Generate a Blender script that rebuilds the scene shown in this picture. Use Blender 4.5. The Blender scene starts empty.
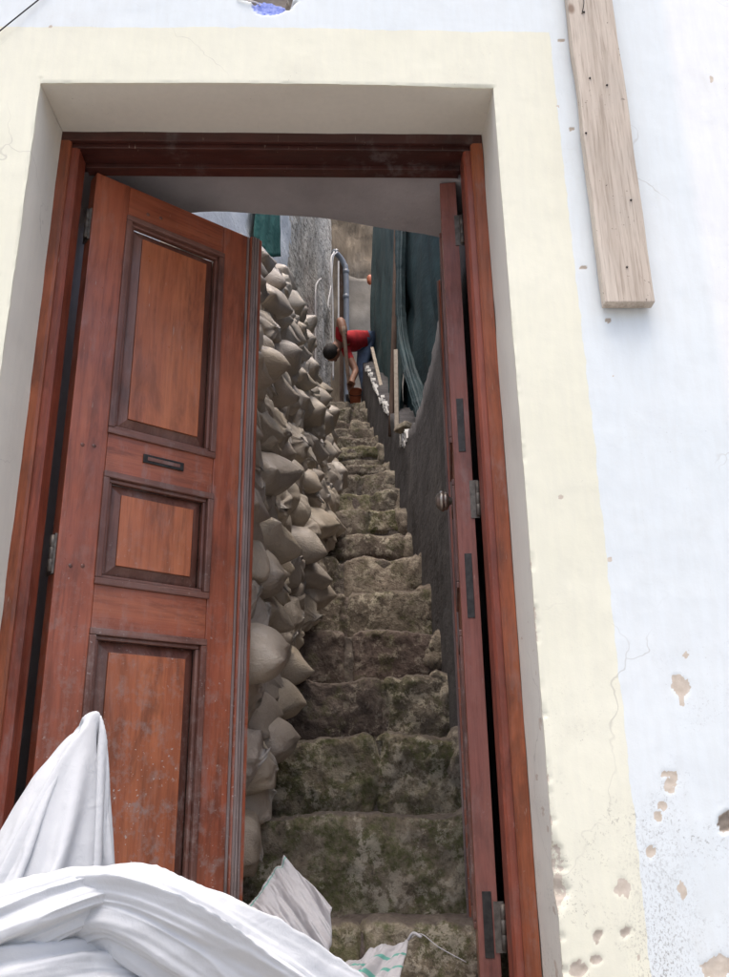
import bpy, bmesh, math, random
import numpy as np
from mathutils import Vector, Matrix, Euler
random.seed(7)
RNG = np.random.default_rng(7)
R = math.radians
S = bpy.context.scene
COL = S.collection

# ------------------------------------------------------------------ camera, sky, sun, exposure
# metres; the eye is z = 0, the front wall is the plane y = 0, the alley climbs towards +y
FPX, PITCH, YAW, ROLL, CX, CD = 874.55, .3378, .0321, -.0146, .1809, 1.7642
def cam_axes():
    f = np.array([math.sin(YAW)*math.cos(PITCH), math.cos(YAW)*math.cos(PITCH), math.sin(PITCH)])
    r = np.array([math.cos(YAW), -math.sin(YAW), 0.]); u = np.cross(r, f)
    return math.cos(ROLL)*r+math.sin(ROLL)*u, -math.sin(ROLL)*r+math.cos(ROLL)*u, f
AX, AU, AF = cam_axes()
def px(x, y, Y):
    """photo pixel -> the point where its line of sight meets the vertical plane at depth Y"""
    d = AF+AX*(x-364.5)/FPX-AU*(y-488.5)/FPX
    k = (Y+CD)/d[1]
    return np.array([CX, -CD, 0.])+k*d
cam = bpy.data.cameras.new('camera'); co = bpy.data.objects.new('camera', cam); COL.objects.link(co)
cam.sensor_fit = 'HORIZONTAL'; cam.sensor_width = 36.0; cam.lens = 36.0*FPX/729.0
cam.clip_start = .02; cam.clip_end = 500
m = Matrix.Identity(4)
for i in range(3):
    m[i][0] = AX[i]; m[i][1] = AU[i]; m[i][2] = -AF[i]
m[0][3], m[1][3], m[2][3] = CX, -CD, 0
co.matrix_world = m
S.camera = co
SUN_EL, SUN_AZ = 77.0, 188.0       # degrees; azimuth measured from +y towards +x
w = bpy.data.worlds.new('World'); S.world = w; w.use_nodes = True
nt = w.node_tree; nt.nodes.clear()
sky = nt.nodes.new('ShaderNodeTexSky'); sky.sky_type = 'NISHITA'; sky.sun_disc = False
sky.sun_elevation = R(SUN_EL); sky.sun_rotation = R(SUN_AZ); sky.air_density = 1.0; sky.dust_density = 6.0; sky.ozone_density = 1.0
bg = nt.nodes.new('ShaderNodeBackground'); bg.inputs[1].default_value = .15
out = nt.nodes.new('ShaderNodeOutputWorld')
nt.links.new(sky.outputs[0], bg.inputs[0]); nt.links.new(bg.outputs[0], out.inputs[0])
sl = bpy.data.lights.new('sun', 'SUN'); sl.energy = .75; sl.angle = R(40); sl.color = (1, .965, .91)
so = bpy.data.objects.new('sun', sl); COL.objects.link(so); so.location = (0, -4, 8)
sd = Vector((math.sin(R(SUN_AZ))*math.cos(R(SUN_EL)), math.cos(R(SUN_AZ))*math.cos(R(SUN_EL)), math.sin(R(SUN_EL))))
so.rotation_euler = sd.to_track_quat('Z', 'Y').to_euler()
S.view_settings.view_transform = 'Standard'; S.view_settings.look = 'None'
S.view_settings.gamma = 1; S.view_settings.exposure = 1.06; S.view_settings.use_curve_mapping = False
S.render.engine = 'CYCLES'
S.cycles.max_bounces = 8; S.cycles.diffuse_bounces = 5; S.cycles.transparent_max_bounces = 12

# ------------------------------------------------------------------ helpers
def _hash(ix, iy, iz, seed):
    with np.errstate(over='ignore'):
        h = (ix.astype(np.uint32)*np.uint32(374761393)+iy.astype(np.uint32)*np.uint32(668265263)
             + iz.astype(np.uint32)*np.uint32(2246822519)+np.uint32((seed*3266489917) & 0xffffffff))
        h = (h ^ (h >> np.uint32(13)))*np.uint32(1274126177)
        h = h ^ (h >> np.uint32(16))
    return h.astype(np.float64)/2147483647.5-1
def vn(p, scale=1., seed=0):
    """smooth value noise in [-1,1]; p is (N,3)"""
    p = np.asarray(p, float)*scale+1000.
    i = np.floor(p).astype(np.int64); f = p-i; f = f*f*f*(f*(f*6-15)+10)
    r = 0
    for a in (0, 1):
        for b in (0, 1):
            for c in (0, 1):
                wt = (f[:, 0] if a else 1-f[:, 0])*(f[:, 1] if b else 1-f[:, 1])*(f[:, 2] if c else 1-f[:, 2])
                r = r+wt*_hash(i[:, 0]+a, i[:, 1]+b, i[:, 2]+c, seed)
    return r
def fbm(p, scale=1., oct=4, seed=0, gain=.5):
    r, a = 0, 1.
    for k in range(oct):
        r = r+a*vn(p, scale*2.03**k, seed+k*17); a *= gain
    return r
def ridged(p, scale=1., oct=3, seed=0):
    r, a = 0, 1.
    for k in range(oct):
        r = r+a*(1-2*np.abs(vn(p, scale*2.1**k, seed+k*13))); a *= .5
    return r
def meta(o, label=None, cat=None, group=None, kind=None):
    for k, v in (('label', label), ('category', cat), ('group', group), ('kind', kind)):
        if v: o[k] = v
    return o
def empty(name, loc=(0, 0, 0), rz=0., label=None, cat=None, group=None, kind=None):
    o = bpy.data.objects.new(name, None); COL.objects.link(o)
    o.empty_display_size = .1
    o.location = loc; o.rotation_euler = (0, 0, rz)
    return meta(o, label, cat, group, kind)
def link(name, me, mat, parent=None, world=True, smooth=True):
    if mat is not None: me.materials.append(mat)
    if smooth:
        me.polygons.foreach_set('use_smooth', [True]*len(me.polygons))
    o = bpy.data.objects.new(name, me); COL.objects.link(o)
    if parent is not None:
        o.parent = parent
        if world:      # vertices are given in world space: undo the parents' offset (unrotated parents only)
            off = Vector((0, 0, 0)); q = parent
            while q is not None:
                off += q.location; q = q.parent
            o.location = -off
    return o
def mesh(name, v, f, mat, parent=None, world=True, smooth=True):
    me = bpy.data.meshes.new(name)
    me.from_pydata([tuple(map(float, a)) for a in v], [], f); me.update()
    return link(name, me, mat, parent, world, smooth)
def gridf(nu, nv, wrap_u=False, base=0, flip=False):
    """quads of a (nu x nv) lattice with index u*nv+v"""
    fs = []
    for a in range(nu if wrap_u else nu-1):
        b = (a+1) % nu
        for c in range(nv-1):
            q = (base+a*nv+c, base+b*nv+c, base+b*nv+c+1, base+a*nv+c+1)
            fs.append(q[::-1] if flip else q)
    return fs
def bm_box(bm, c, s, rot=None):
    M = Matrix.Translation(c)
    if rot is not None: M = M @ rot.to_4x4()
    M = M @ Matrix.Diagonal((s[0], s[1], s[2], 1))
    return bmesh.ops.create_cube(bm, size=1, matrix=M)['verts']
def finish(name, bm, mat, parent=None, world=True, bevel=0., seg=2, smooth=False):
    if bevel > 0:
        bmesh.ops.bevel(bm, geom=list(bm.edges), offset=bevel, segments=seg, affect='EDGES', profile=.6)
    me = bpy.data.meshes.new(name); bm.to_mesh(me); bm.free()
    return link(name, me, mat, parent, world, smooth)
def box(name, x, y, z, mat, parent=None, world=True, bevel=0., seg=2):
    bm = bmesh.new()
    bm_box(bm, ((x[0]+x[1])/2, (y[0]+y[1])/2, (z[0]+z[1])/2), (abs(x[1]-x[0]), abs(y[1]-y[0]), abs(z[1]-z[0])))
    return finish(name, bm, mat, parent, world, bevel, seg)
def catmull(P, n):
    P = [np.asarray(p, float) for p in P]
    P = [2*P[0]-P[1]]+P+[2*P[-1]-P[-2]]
    out = []
    segs = len(P)-3
    for t in np.linspace(0, segs, n):
        i = min(int(t), segs-1); f = t-i
        a, b, c, d = P[i:i+4]
        out.append(.5*((2*b)+(-a+c)*f+(2*a-5*b+4*c-d)*f*f+(-a+3*b-3*c+d)*f**3))
    return np.array(out)
def frames(path):
    T = np.gradient(path, axis=0); T /= np.linalg.norm(T, axis=1)[:, None]
    up = np.array([0, 0, 1.]) if abs(T[0][2]) < .9 else np.array([0, 1., 0])
    N = []; n = up-T[0]*(up@T[0]); n /= np.linalg.norm(n)
    for t in T:
        n = n-t*(n@t); n /= np.linalg.norm(n); N.append(n)
    N = np.array(N); return T, N, np.cross(T, N)
def tube(name, pts, rad, mat, parent=None, world=True, n=10, res=None, cap=True):
    path = catmull(pts, res or max(2, (len(pts)-1)*8+1)) if len(pts) > 2 else np.array(pts, float)
    T, N, B = frames(path) if len(path) > 2 else frames(np.array([path[0], (path[0]+path[1])/2, path[1]]))
    if len(path) == 2: path = np.array([path[0], (path[0]+path[1])/2, path[1]])
    L = len(path); rr = np.interp(np.linspace(0, 1, L), np.linspace(0, 1, len(rad)), rad) if hasattr(rad, '__len__') else np.full(L, rad)
    v = []
    for k in range(n):
        a = 2*math.pi*k/n
        v.append(path+rr[:, None]*(N*math.cos(a)+B*math.sin(a)))
    V = np.concatenate(v); f = gridf(n, L, True)
    if cap:
        f.append(tuple(k*L for k in range(n))[::-1]); f.append(tuple(k*L+L-1 for k in range(n)))
    return mesh(name, V, f, mat, parent, world)
def lathe(name, prof, axis_o, axis_d, mat, parent=None, world=True, n=24):
    """prof: (radius, distance along the axis)"""
    d = Vector(axis_d).normalized(); q = d.to_track_quat('Z', 'Y').to_matrix()
    v = []
    for k in range(n):
        a = 2*math.pi*k/n
        for r_, h in prof:
            p = q @ Vector((r_*math.cos(a), r_*math.sin(a), h)); v.append((p.x+axis_o[0], p.y+axis_o[1], p.z+axis_o[2]))
    return mesh(name, v, gridf(n, len(prof), True), mat, parent, world)

# ------------------------------------------------------------------ materials
class Nodes:
    def __init__(s, name):
        s.m = bpy.data.materials.new(name); s.m.use_nodes = True
        s.t = s.m.node_tree; s.b = s.t.nodes['Principled BSDF']; s.o = s.t.nodes['Material Output']
        s.b.inputs['Specular IOR Level'].default_value = .4
    def n(s, typ, **kw):
        x = s.t.nodes.new('ShaderNode'+typ)
        for k, v in kw.items(): setattr(x, k, v)
        return x
    def l(s, a, b): s.t.links.new(a, b)
    def put(s, v, sock):
        if isinstance(v, bpy.types.NodeSocket): s.l(v, sock)
        elif isinstance(v, (tuple, list)): sock.default_value = (*v[:3], 1) if len(sock.default_value) == 4 else v[:3]
        else: sock.default_value = v
    def coord(s, which='Object', scale=(1, 1, 1), rot=(0, 0, 0)):
        c = s.n('TexCoord'); mp = s.n('Mapping'); mp.inputs['Scale'].default_value = scale; mp.inputs['Rotation'].default_value = rot
        s.l(c.outputs[which], mp.inputs[0]); return mp.outputs[0]
    def pos(s, scale=(1, 1, 1)):
        c = s.n('NewGeometry'); mp = s.n('Mapping'); mp.inputs['Scale'].default_value = scale
        s.l(c.outputs['Position'], mp.inputs[0]); return mp.outputs[0]
    def noise(s, vec, scale, detail=4, rough=.55, dist=0.):
        x = s.n('TexNoise'); s.l(vec, x.inputs['Vector'])
        x.inputs['Scale'].default_value = scale; x.inputs['Detail'].default_value = detail
        x.inputs['Roughness'].default_value = rough; x.inputs['Distortion'].default_value = dist
        return x.outputs['Fac']
    def vor(s, vec, scale, feature='F1', out='Distance', rnd=1.):
        x = s.n('TexVoronoi', feature=feature); s.l(vec, x.inputs['Vector']); x.inputs['Scale'].default_value = scale
        x.inputs['Randomness'].default_value = rnd
        return x.outputs[out]
    def ramp(s, fac, stops):
        x = s.n('ValToRGB'); e = x.color_ramp.elements
        while len(e) < len(stops): e.new(.5)
        for el, (p, c) in zip(e, stops):
            el.position = p; el.color = (*c, 1) if hasattr(c, '__len__') else (c, c, c, 1)
        s.put(fac, x.inputs[0]); return x.outputs[0]
    def mix(s, fac, a, b, mode='MIX'):
        x = s.n('Mix', data_type='RGBA', blend_type=mode)
        s.put(fac, x.inputs[0]); s.put(a, x.inputs[6]); s.put(b, x.inputs[7]); return x.outputs[2]
    def math(s, op, a, b=0., clamp=False):
        x = s.n('Math', operation=op, use_clamp=clamp); s.put(a, x.inputs[0]); s.put(b, x.inputs[1]); return x.outputs[0]
    def attr(s, name):
        x = s.n('Attribute', attribute_name=name); return x.outputs['Fac']
    def rand(s): return s.n('ObjectInfo').outputs['Random']
    def bump(s, h, strength=.3, dist=.01, prev=None):
        x = s.n('Bump'); x.inputs['Strength'].default_value = strength; x.inputs['Distance'].default_value = dist
        s.l(h, x.inputs['Height'])
        if prev is not None: s.l(prev, x.inputs['Normal'])
        s.l(x.outputs[0], s.b.inputs['Normal']); return x.outputs[0]
    def base(s, c): s.put(c, s.b.inputs['Base Color']); return s
    def rough(s, v): s.put(v, s.b.inputs['Roughness']); return s

def wood_mat(name, dark, mid, light, axis='z', rough=.38, spatter=0., grime=.4, coat=.3):
    k = Nodes(name)
    sc = {'z': (1, 1, .06), 'x': (.06, 1, 1)}[axis]
    v = k.coord('Object', sc)
    u = k.coord('Object')
    ro = k.math('MULTIPLY', k.rand(), 7.)
    va = k.n('VectorMath', operation='ADD'); k.l(v, va.inputs[0]); k.l(ro, va.inputs[1]); v = va.outputs[0]
    g1 = k.noise(v, 17, 5, .55, .8); g2 = k.noise(v, 130, 4, .65)
    c = k.ramp(g1, [(.15, dark), (.48, mid), (.85, light)])
    c = k.mix(k.ramp(g2, [(.33, .38), (.55, 0.)]), c, tuple(a*.5 for a in dark))
    big = k.noise(u, 4.5, 3, .6)
    c = k.mix(k.ramp(big, [(.42, 0.), (.72, grime)]), c, (.02, .008, .006))
    wr = k.noise(k.coord('Object', (1, 1, .35)), 20, 5, .7)
    c = k.mix(k.math('MULTIPLY', k.ramp(wr, [(.52, 0.), (.64, .6)]), k.ramp(k.noise(u, 3.1, 2), [(.45, 0.), (.6, 1.)])), c, tuple(.55*a+.10 for a in mid))
    ds_ = k.noise(k.coord('Object', (1, 1, .22) if axis == 'z' else (.3, 1, 1)), 12, 5, .7, .5)
    c = k.mix(k.ramp(ds_, [(.52, 0.), (.66, .62)]), c, tuple(a*.28 for a in mid))
    fade = k.noise(u, 2.3, 2, .5)
    c = k.mix(k.ramp(fade, [(.5, 0.), (.8, .3)]), c, tuple(min(1, a*1.5) for a in light))
    # scratches and pale scuffs
    scr = k.noise(k.coord('Object', (1, 1, .12)), 160, 2, .5)
    scm = k.math('MULTIPLY', k.ramp(scr, [(.70, 0.), (.75, .55)]), k.ramp(k.noise(u, 9, 2), [(.5, 0.), (.62, 1.)]))
    c = k.mix(scm, c, (.42, .34, .28))
    if spatter > 0:
        geo = k.n('NewGeometry'); sep = k.n('SeparateXYZ'); k.l(geo.outputs['Position'], sep.inputs[0])
        low = k.ramp(k.math('MULTIPLY_ADD', sep.outputs[2], -.55), [(0., 0.), (1., 1.)])
        mr = k.n('MapRange'); k.l(sep.outputs[2], mr.inputs[0]); mr.inputs[1].default_value = .75; mr.inputs[2].default_value = -.25
        mr.inputs[3].default_value = .04; mr.inputs[4].default_value = spatter
        sp = k.noise(u, 95, 2, .6)
        spm = k.math('MULTIPLY', k.ramp(sp, [(.66, 0.), (.70, 1.)]), mr.outputs[0], True)
        spm = k.math('MULTIPLY', spm, k.ramp(k.noise(u, 7, 2), [(.42, 0.), (.6, 1.)]))
        c = k.mix(spm, c, (.5, .45, .41))
        dust = k.math('MULTIPLY', k.ramp(k.noise(u, 22, 6, .75), [(.50, 0.), (.68, .8)]), mr.outputs[0], True)
        c = k.mix(dust, c, (.30, .24, .22))
    k.base(c)
    k.rough(k.ramp(k.noise(u, 12, 4), [(.3, rough-.1), (.7, rough+.22)]))
    k.b.inputs['Coat Weight'].default_value = coat; k.b.inputs['Coat Roughness'].default_value = .25
    k.bump(g2, .25, .002, k.bump(g1, .2, .004))
    return k.m
def plain(name, col, rough=.6, metal=0., var=.25, scale=30, bumpd=.002, bs=.3):
    k = Nodes(name); v = k.coord('Object')
    nz = k.noise(v, scale, 5, .6)
    k.base(k.mix(k.ramp(nz, [(.3, 0.), (.7, 1.)]), tuple(c*(1-var) for c in col), tuple(min(1, c*(1+var)) for c in col)))
    k.rough(rough); k.b.inputs['Metallic'].default_value = metal
    k.bump(nz, bs, bumpd); return k.m

M = {}
M['wood'] = wood_mat('door_wood_vertical', (.19, .050, .026), (.35, .095, .048), (.48, .165, .085), 'z', .36, 1.1)
M['wood_x'] = wood_mat('door_wood_horizontal', (.18, .048, .025), (.33, .090, .045), (.46, .155, .078), 'x', .36, .6)
M['wood_panel'] = wood_mat('door_panel_wood', (.24, .066, .029), (.40, .118, .049), (.53, .185, .078), 'z', .36, 1.2, .2)
M['wood_mould'] = wood_mat('worn_moulding_wood', (.085, .028, .019), (.17, .066, .046), (.27, .15, .12), 'z', .45, .9, .5)
M['wood_mould_x'] = wood_mat('worn_moulding_wood_across', (.085, .028, .019), (.17, .066, .046), (.27, .15, .12), 'x', .45, .7, .5)
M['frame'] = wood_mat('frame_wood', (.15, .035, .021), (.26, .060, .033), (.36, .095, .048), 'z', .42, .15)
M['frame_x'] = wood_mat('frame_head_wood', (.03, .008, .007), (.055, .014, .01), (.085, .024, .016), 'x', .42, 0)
M['frame_bead'] = wood_mat('frame_bead_wood', (.16, .04, .016), (.29, .075, .028), (.40, .125, .045), 'z', .45, .1)
M['wood_pale'] = wood_mat('faded_leaf_edge_wood', (.13, .04, .03), (.22, .075, .058), (.32, .135, .105), 'z', .5, .1, .25, .05)
M['wood_grey'] = wood_mat('weathered_grey_bead', (.12, .075, .065), (.24, .18, .165), (.40, .33, .31), 'z', .6, .4, .3, 0)
M['iron'] = plain('dark_iron', (.045, .042, .04), .5, .7, .4, 60)
M['brass'] = plain('tarnished_brass', (.34, .31, .27), .36, .85, .3, 40)
M['steel'] = plain('hinge_steel', (.13, .115, .10), .55, .6, .4, 60)

def facade_mat():
    k = Nodes('painted_plaster')
    p = k.pos(); sep = k.n('SeparateXYZ'); k.l(p, sep.inputs[0])
    n1 = k.noise(p, 9, 3); n2 = k.noise(p, 60, 4, .6); n3 = k.noise(p, 2.2, 3)
    wb = k.n('Math', operation='MULTIPLY_ADD'); k.l(k.noise(p, 16, 4), wb.inputs[0]); wb.inputs[1].default_value = .016; wb.inputs[2].default_value = -.008
    xx = k.math('ADD', sep.outputs[0], wb.outputs[0]); zz = k.math('ADD', sep.outputs[2], wb.outputs[0])
    inx = k.math('LESS_THAN', xx, .7437); inl = k.math('GREATER_THAN', xx, -.735); inz = k.math('LESS_THAN', zz, 1.895)
    cream = k.math('MULTIPLY', k.math('MULTIPLY', inx, inl), inz)
    white = k.mix(k.ramp(n3, [(.3, 0.), (.7, 1.)]), (.68, .735, .755), (.72, .765, .78))
    # a lighter white starting right of the plank
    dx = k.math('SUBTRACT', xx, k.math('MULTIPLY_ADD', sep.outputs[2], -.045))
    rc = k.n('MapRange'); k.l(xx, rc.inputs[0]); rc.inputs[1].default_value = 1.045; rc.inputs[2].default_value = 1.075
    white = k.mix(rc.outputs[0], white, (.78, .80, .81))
    crm = k.mix(k.ramp(n3, [(.3, 0.), (.7, 1.)]), (.73, .718, .585), (.77, .758, .63))
    c = k.mix(cream, white, crm)
    c = k.mix(k.math('MULTIPLY', k.attr('reveal'), .8), c, (.72, .70, .635))
    # faint smears and grey damp
    c = k.mix(k.ramp(k.noise(p, 5, 6, .7), [(.55, 0.), (.85, .25)]), c, (.50, .47, .40))
    # mildew specks low on the wall
    mr = k.n('MapRange'); k.l(sep.outputs[2], mr.inputs[0]); mr.inputs[1].default_value = .35; mr.inputs[2].default_value = -.35
    sp = k.math('MULTIPLY', k.ramp(k.noise(p, 170, 4, .75), [(.56, 0.), (.64, .9)]), k.ramp(k.noise(p, 7, 4, .65), [(.48, 0.), (.66, 1.)]))
    sp = k.math('MULTIPLY', sp, mr.outputs[0], True)
    c = k.mix(sp, c, (.13, .11, .09))
    bx_ = k.n('MapRange'); k.l(k.math('ABSOLUTE', k.math('SUBTRACT', sep.outputs[0], .775)), bx_.inputs[0]); bx_.inputs[1].default_value = .085; bx_.inputs[2].default_value = .0
    bz_ = k.n('MapRange'); k.l(sep.outputs[2], bz_.inputs[0]); bz_.inputs[1].default_value = .02; bz_.inputs[2].default_value = -.32
    stk = k.math('MULTIPLY', k.math('MULTIPLY', k.ramp(k.noise(k.pos((1, 1, .6)), 230, 4, .75), [(.52, 0.), (.60, .75)]), bx_.outputs[0]), bz_.outputs[0])
    c = k.mix(stk, c, (.17, .155, .14))
    sp2 = k.math('MULTIPLY', k.ramp(k.noise(p, 210, 2, .6), [(.72, 0.), (.76, .7)]), k.ramp(k.noise(p, 5, 3), [(.5, 0.), (.65, 1.)]))
    c = k.mix(sp2, c, (.2, .18, .16))
    dv = k.n('VectorMath', operation='ADD'); k.l(p, dv.inputs[0])
    nc = k.n('TexNoise'); k.l(p, nc.inputs['Vector']); nc.inputs['Scale'].default_value = 4.; nc.inputs['Detail'].default_value = 4
    sc_ = k.n('VectorMath', operation='SCALE'); k.l(nc.outputs['Color'], sc_.inputs[0]); sc_.inputs['Scale'].default_value = .35; k.l(sc_.outputs[0], dv.inputs[1])
    crk = k.math('MULTIPLY', k.ramp(k.vor(dv.outputs[0], 1.7, 'DISTANCE_TO_EDGE'), [(.0, .5), (.0035, 0.)]), k.ramp(k.noise(p, 2.7, 2), [(.5, 0.), (.6, 1.)]))
    c = k.mix(crk, c, (.36, .34, .30))
    brs = k.noise(k.pos((1, 1, .16)), 55, 4, .6)
    c = k.mix(k.ramp(brs, [(.4, .10), (.6, 0.)]), c, (.52, .52, .48))
    bare = k.mix(k.ramp(n2, [(.3, 0.), (.7, 1.)]), (.50, .43, .35), (.63, .56, .48))
    rg = k.math('MULTIPLY', k.math('SUBTRACT', k.noise(p, 80, 6, .75), .5), 1.7)
    chm = k.ramp(k.math('ADD', k.attr('chip'), rg), [(.46, 0.), (.54, 1.)])
    c = k.mix(chm, c, bare)
    c = k.mix(k.attr('grey'), c, k.mix(n2, (.14, .115, .095), (.32, .27, .22)))
    c = k.mix(k.attr('blue'), c, k.mix(k.ramp(k.noise(p, 90, 3), [(.35, 0.), (.65, 1.)]), (.16, .22, .62), (.36, .42, .78)))
    k.base(c); k.rough(.85)
    k.bump(n2, .10, .003, k.bump(k.noise(p, 260, 3, .6), .12, .001)); return k.m
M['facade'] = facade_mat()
def coarse_plaster(name, a, b, sc=6, rough=.9, bd=.006):
    k = Nodes(name); p = k.pos()
    c = k.mix(k.ramp(k.noise(p, sc, 6, .65), [(.35, 0.), (.68, 1.)]), a, b)
    c = k.mix(k.ramp(k.noise(p, sc*.35, 3), [(.45, 0.), (.75, .4)]), c, tuple(x*.6 for x in a))
    k.base(c); k.rough(rough); k.bump(k.noise(p, 45, 5, .65), .5, bd); return k.m
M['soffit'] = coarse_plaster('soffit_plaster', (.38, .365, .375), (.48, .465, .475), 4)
M['dark_render'] = coarse_plaster('dark_cement_render', (.066, .062, .064), (.11, .103, .104), 5)
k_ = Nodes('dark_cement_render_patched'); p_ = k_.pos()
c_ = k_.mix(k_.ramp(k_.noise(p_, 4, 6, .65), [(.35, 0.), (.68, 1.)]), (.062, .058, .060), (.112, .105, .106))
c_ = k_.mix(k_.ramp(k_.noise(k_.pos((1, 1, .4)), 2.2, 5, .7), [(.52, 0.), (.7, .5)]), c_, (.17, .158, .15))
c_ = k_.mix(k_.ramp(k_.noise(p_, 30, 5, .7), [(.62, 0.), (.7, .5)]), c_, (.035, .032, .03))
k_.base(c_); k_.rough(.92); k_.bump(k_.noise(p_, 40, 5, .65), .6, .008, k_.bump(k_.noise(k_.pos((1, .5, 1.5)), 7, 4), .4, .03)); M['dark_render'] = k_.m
M['concrete'] = coarse_plaster('grey_concrete', (.22, .20, .17), (.36, .33, .29), 3)
M['paving'] = coarse_plaster('street_paving', (.25, .24, .225), (.34, .325, .305), 3)
def brown_wall():
    k = Nodes('streaked_brown_wall'); p = k.pos((1, 1, .18))
    c = k.ramp(k.noise(p, 7, 5, .65, .6), [(.25, (.08, .064, .047)), (.5, (.19, .152, .11)), (.75, (.30, .245, .18))])
    c = k.mix(k.ramp(k.noise(k.pos(), 1.6, 4), [(.5, 0.), (.8, .6)]), c, (.26, .24, .21))
    k.base(c); k.rough(.95); k.bump(k.noise(p, 14, 5), .7, .05); return k.m
M['brown_wall'] = brown_wall()
def left_wall():
    k = Nodes('rubble_and_whitewash'); p = k.pos((1, .25, 1)); sep = k.n('SeparateXYZ'); k.l(p, sep.inputs[0])
    vd = k.vor(p, 9, 'DISTANCE_TO_EDGE'); vc = k.vor(p, 9, 'F1', 'Color')
    st = k.mix(k.ramp(vc, [(.2, 0.), (.8, 1.)]), (.36, .33, .285), (.52, .49, .43))
    st = k.mix(k.ramp(k.noise(p, 24, 5, .75), [(.46, 0.), (.52, .95)]), st, (.74, .71, .65))
    st = k.mix(k.ramp(k.noise(p, 33, 4, .75), [(.40, .95), (.46, 0.)]), st, (.09, .075, .06))
    st = k.mix(k.ramp(vd, [(.0, .6), (.035, 0.)]), st, (.20, .18, .15))
    st = k.mix(k.ramp(k.noise(p, 1.7, 4), [(.56, 0.), (.74, .45)]), st, (.32, .29, .25))
    wy = k.n('Math', operation='MULTIPLY_ADD'); k.l(k.noise(p, 3.2, 5, .65), wy.inputs[0]); wy.inputs[1].default_value = .42; k.l(sep.outputs[1], wy.inputs[2])
    c = k.mix(k.math('LESS_THAN', wy.outputs[0], 1.47), st, (.70, .74, .78))
    k.base(c); k.rough(.95)
    k.bump(k.noise(p, 24, 6, .75), .8, .03); return k.m
M['left_wall'] = left_wall()
def stone_mat(name, cols, moss, lich, sc=1.):
    k = Nodes(name); p = k.pos(); ro = k.rand()
    n1 = k.noise(p, 11*sc, 6, .68, .4); n2 = k.noise(p, 48*sc, 5, .7)
    c = k.ramp(n1, [(.28, cols[0]), (.5, cols[1]), (.72, cols[2])])
    c = k.mix(k.ramp(ro, [(0., 0.), (1., .45)]), c, (.13, .09, .078))
    c = k.mix(k.ramp(n2, [(.30, .75), (.47, 0.)]), c, (.028, .023, .019))
    mm = k.math('MULTIPLY', k.ramp(k.noise(p, 9, 6, .72), [(.55-.10*moss, 0.), (.62-.10*moss, 1.)]), k.ramp(k.noise(p, 60, 4), [(.35, .25), (.6, 1.)]))
    c = k.mix(k.math('MULTIPLY', mm, .35+.4*moss), c, k.mix(n2, (.04, .05, .016), (.13, .14, .045)))
    lm = k.math('MULTIPLY', k.ramp(k.noise(p, 24, 6, .75), [(.56-.05*lich, 0.), (.61-.05*lich, 1.)]), k.ramp(k.noise(p, 5, 3), [(.34, 0.), (.52, 1.)]))
    c = k.mix(k.math('MULTIPLY', lm, .62*min(1, .3+.7*lich)), c, k.mix(n2, (.36, .32, .24), (.58, .53, .43)))
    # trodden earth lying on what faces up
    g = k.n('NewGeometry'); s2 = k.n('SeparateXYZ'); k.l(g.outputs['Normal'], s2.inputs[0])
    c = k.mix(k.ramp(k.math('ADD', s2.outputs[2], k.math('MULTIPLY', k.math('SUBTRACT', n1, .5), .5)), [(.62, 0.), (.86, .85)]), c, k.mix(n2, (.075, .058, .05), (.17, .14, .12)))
    k.base(c); k.rough(.92); k.b.inputs['Specular IOR Level'].default_value = .25
    k.bump(n2, .7, .012, k.bump(n1, .5, .03)); return k.m
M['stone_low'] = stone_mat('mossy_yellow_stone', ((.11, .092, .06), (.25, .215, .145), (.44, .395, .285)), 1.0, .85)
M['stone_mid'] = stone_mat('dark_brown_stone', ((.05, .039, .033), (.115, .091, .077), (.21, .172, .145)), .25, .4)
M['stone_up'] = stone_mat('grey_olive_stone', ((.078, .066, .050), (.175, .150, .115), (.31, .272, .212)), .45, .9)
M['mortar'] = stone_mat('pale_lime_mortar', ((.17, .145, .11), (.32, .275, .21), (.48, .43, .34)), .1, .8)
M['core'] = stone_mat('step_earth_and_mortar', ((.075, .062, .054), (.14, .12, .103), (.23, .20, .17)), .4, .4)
def sack_mat():
    k = Nodes('clear_plastic_sand_sack'); u = k.coord('Object'); r = k.rand()
    c = k.ramp(r, [(0., (.46, .385, .29)), (.35, (.41, .355, .30)), (.7, (.53, .45, .34)), (1., (.38, .335, .29))])
    c = k.mix(k.ramp(k.noise(u, 9, 4, .6), [(.4, 0.), (.7, .45)]), c, (.58, .53, .46))
    c = k.mix(k.ramp(k.noise(u, 5, 3), [(.5, 0.), (.75, .5)]), c, (.30, .24, .18))
    k.base(c)
    t = k.attr('tuft')
    c2 = k.mix(t, c, (.55, .53, .51)); k.base(c2)
    k.rough(k.ramp(k.noise(u, 20, 3), [(.3, .34), (.7, .6)]))
    k.b.inputs['Coat Weight'].default_value = .25; k.b.inputs['Coat Roughness'].default_value = .25
    w1 = k.noise(k.coord('Object', (1, 2.4, 2.4)), 15, 5, .62, 2.2)
    w1 = k.math('ABSOLUTE', k.math('SUBTRACT', w1, .5))
    w2 = k.math('ABSOLUTE', k.math('SUBTRACT', k.noise(k.coord('Object', (1.6, 1, 1), (.4, .3, .8)), 30, 3, .6, 1.5), .5))
    k.bump(w2, .35, .010, k.bump(w1, .55, .022)); return k.m
M['sack'] = sack_mat()
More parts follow.
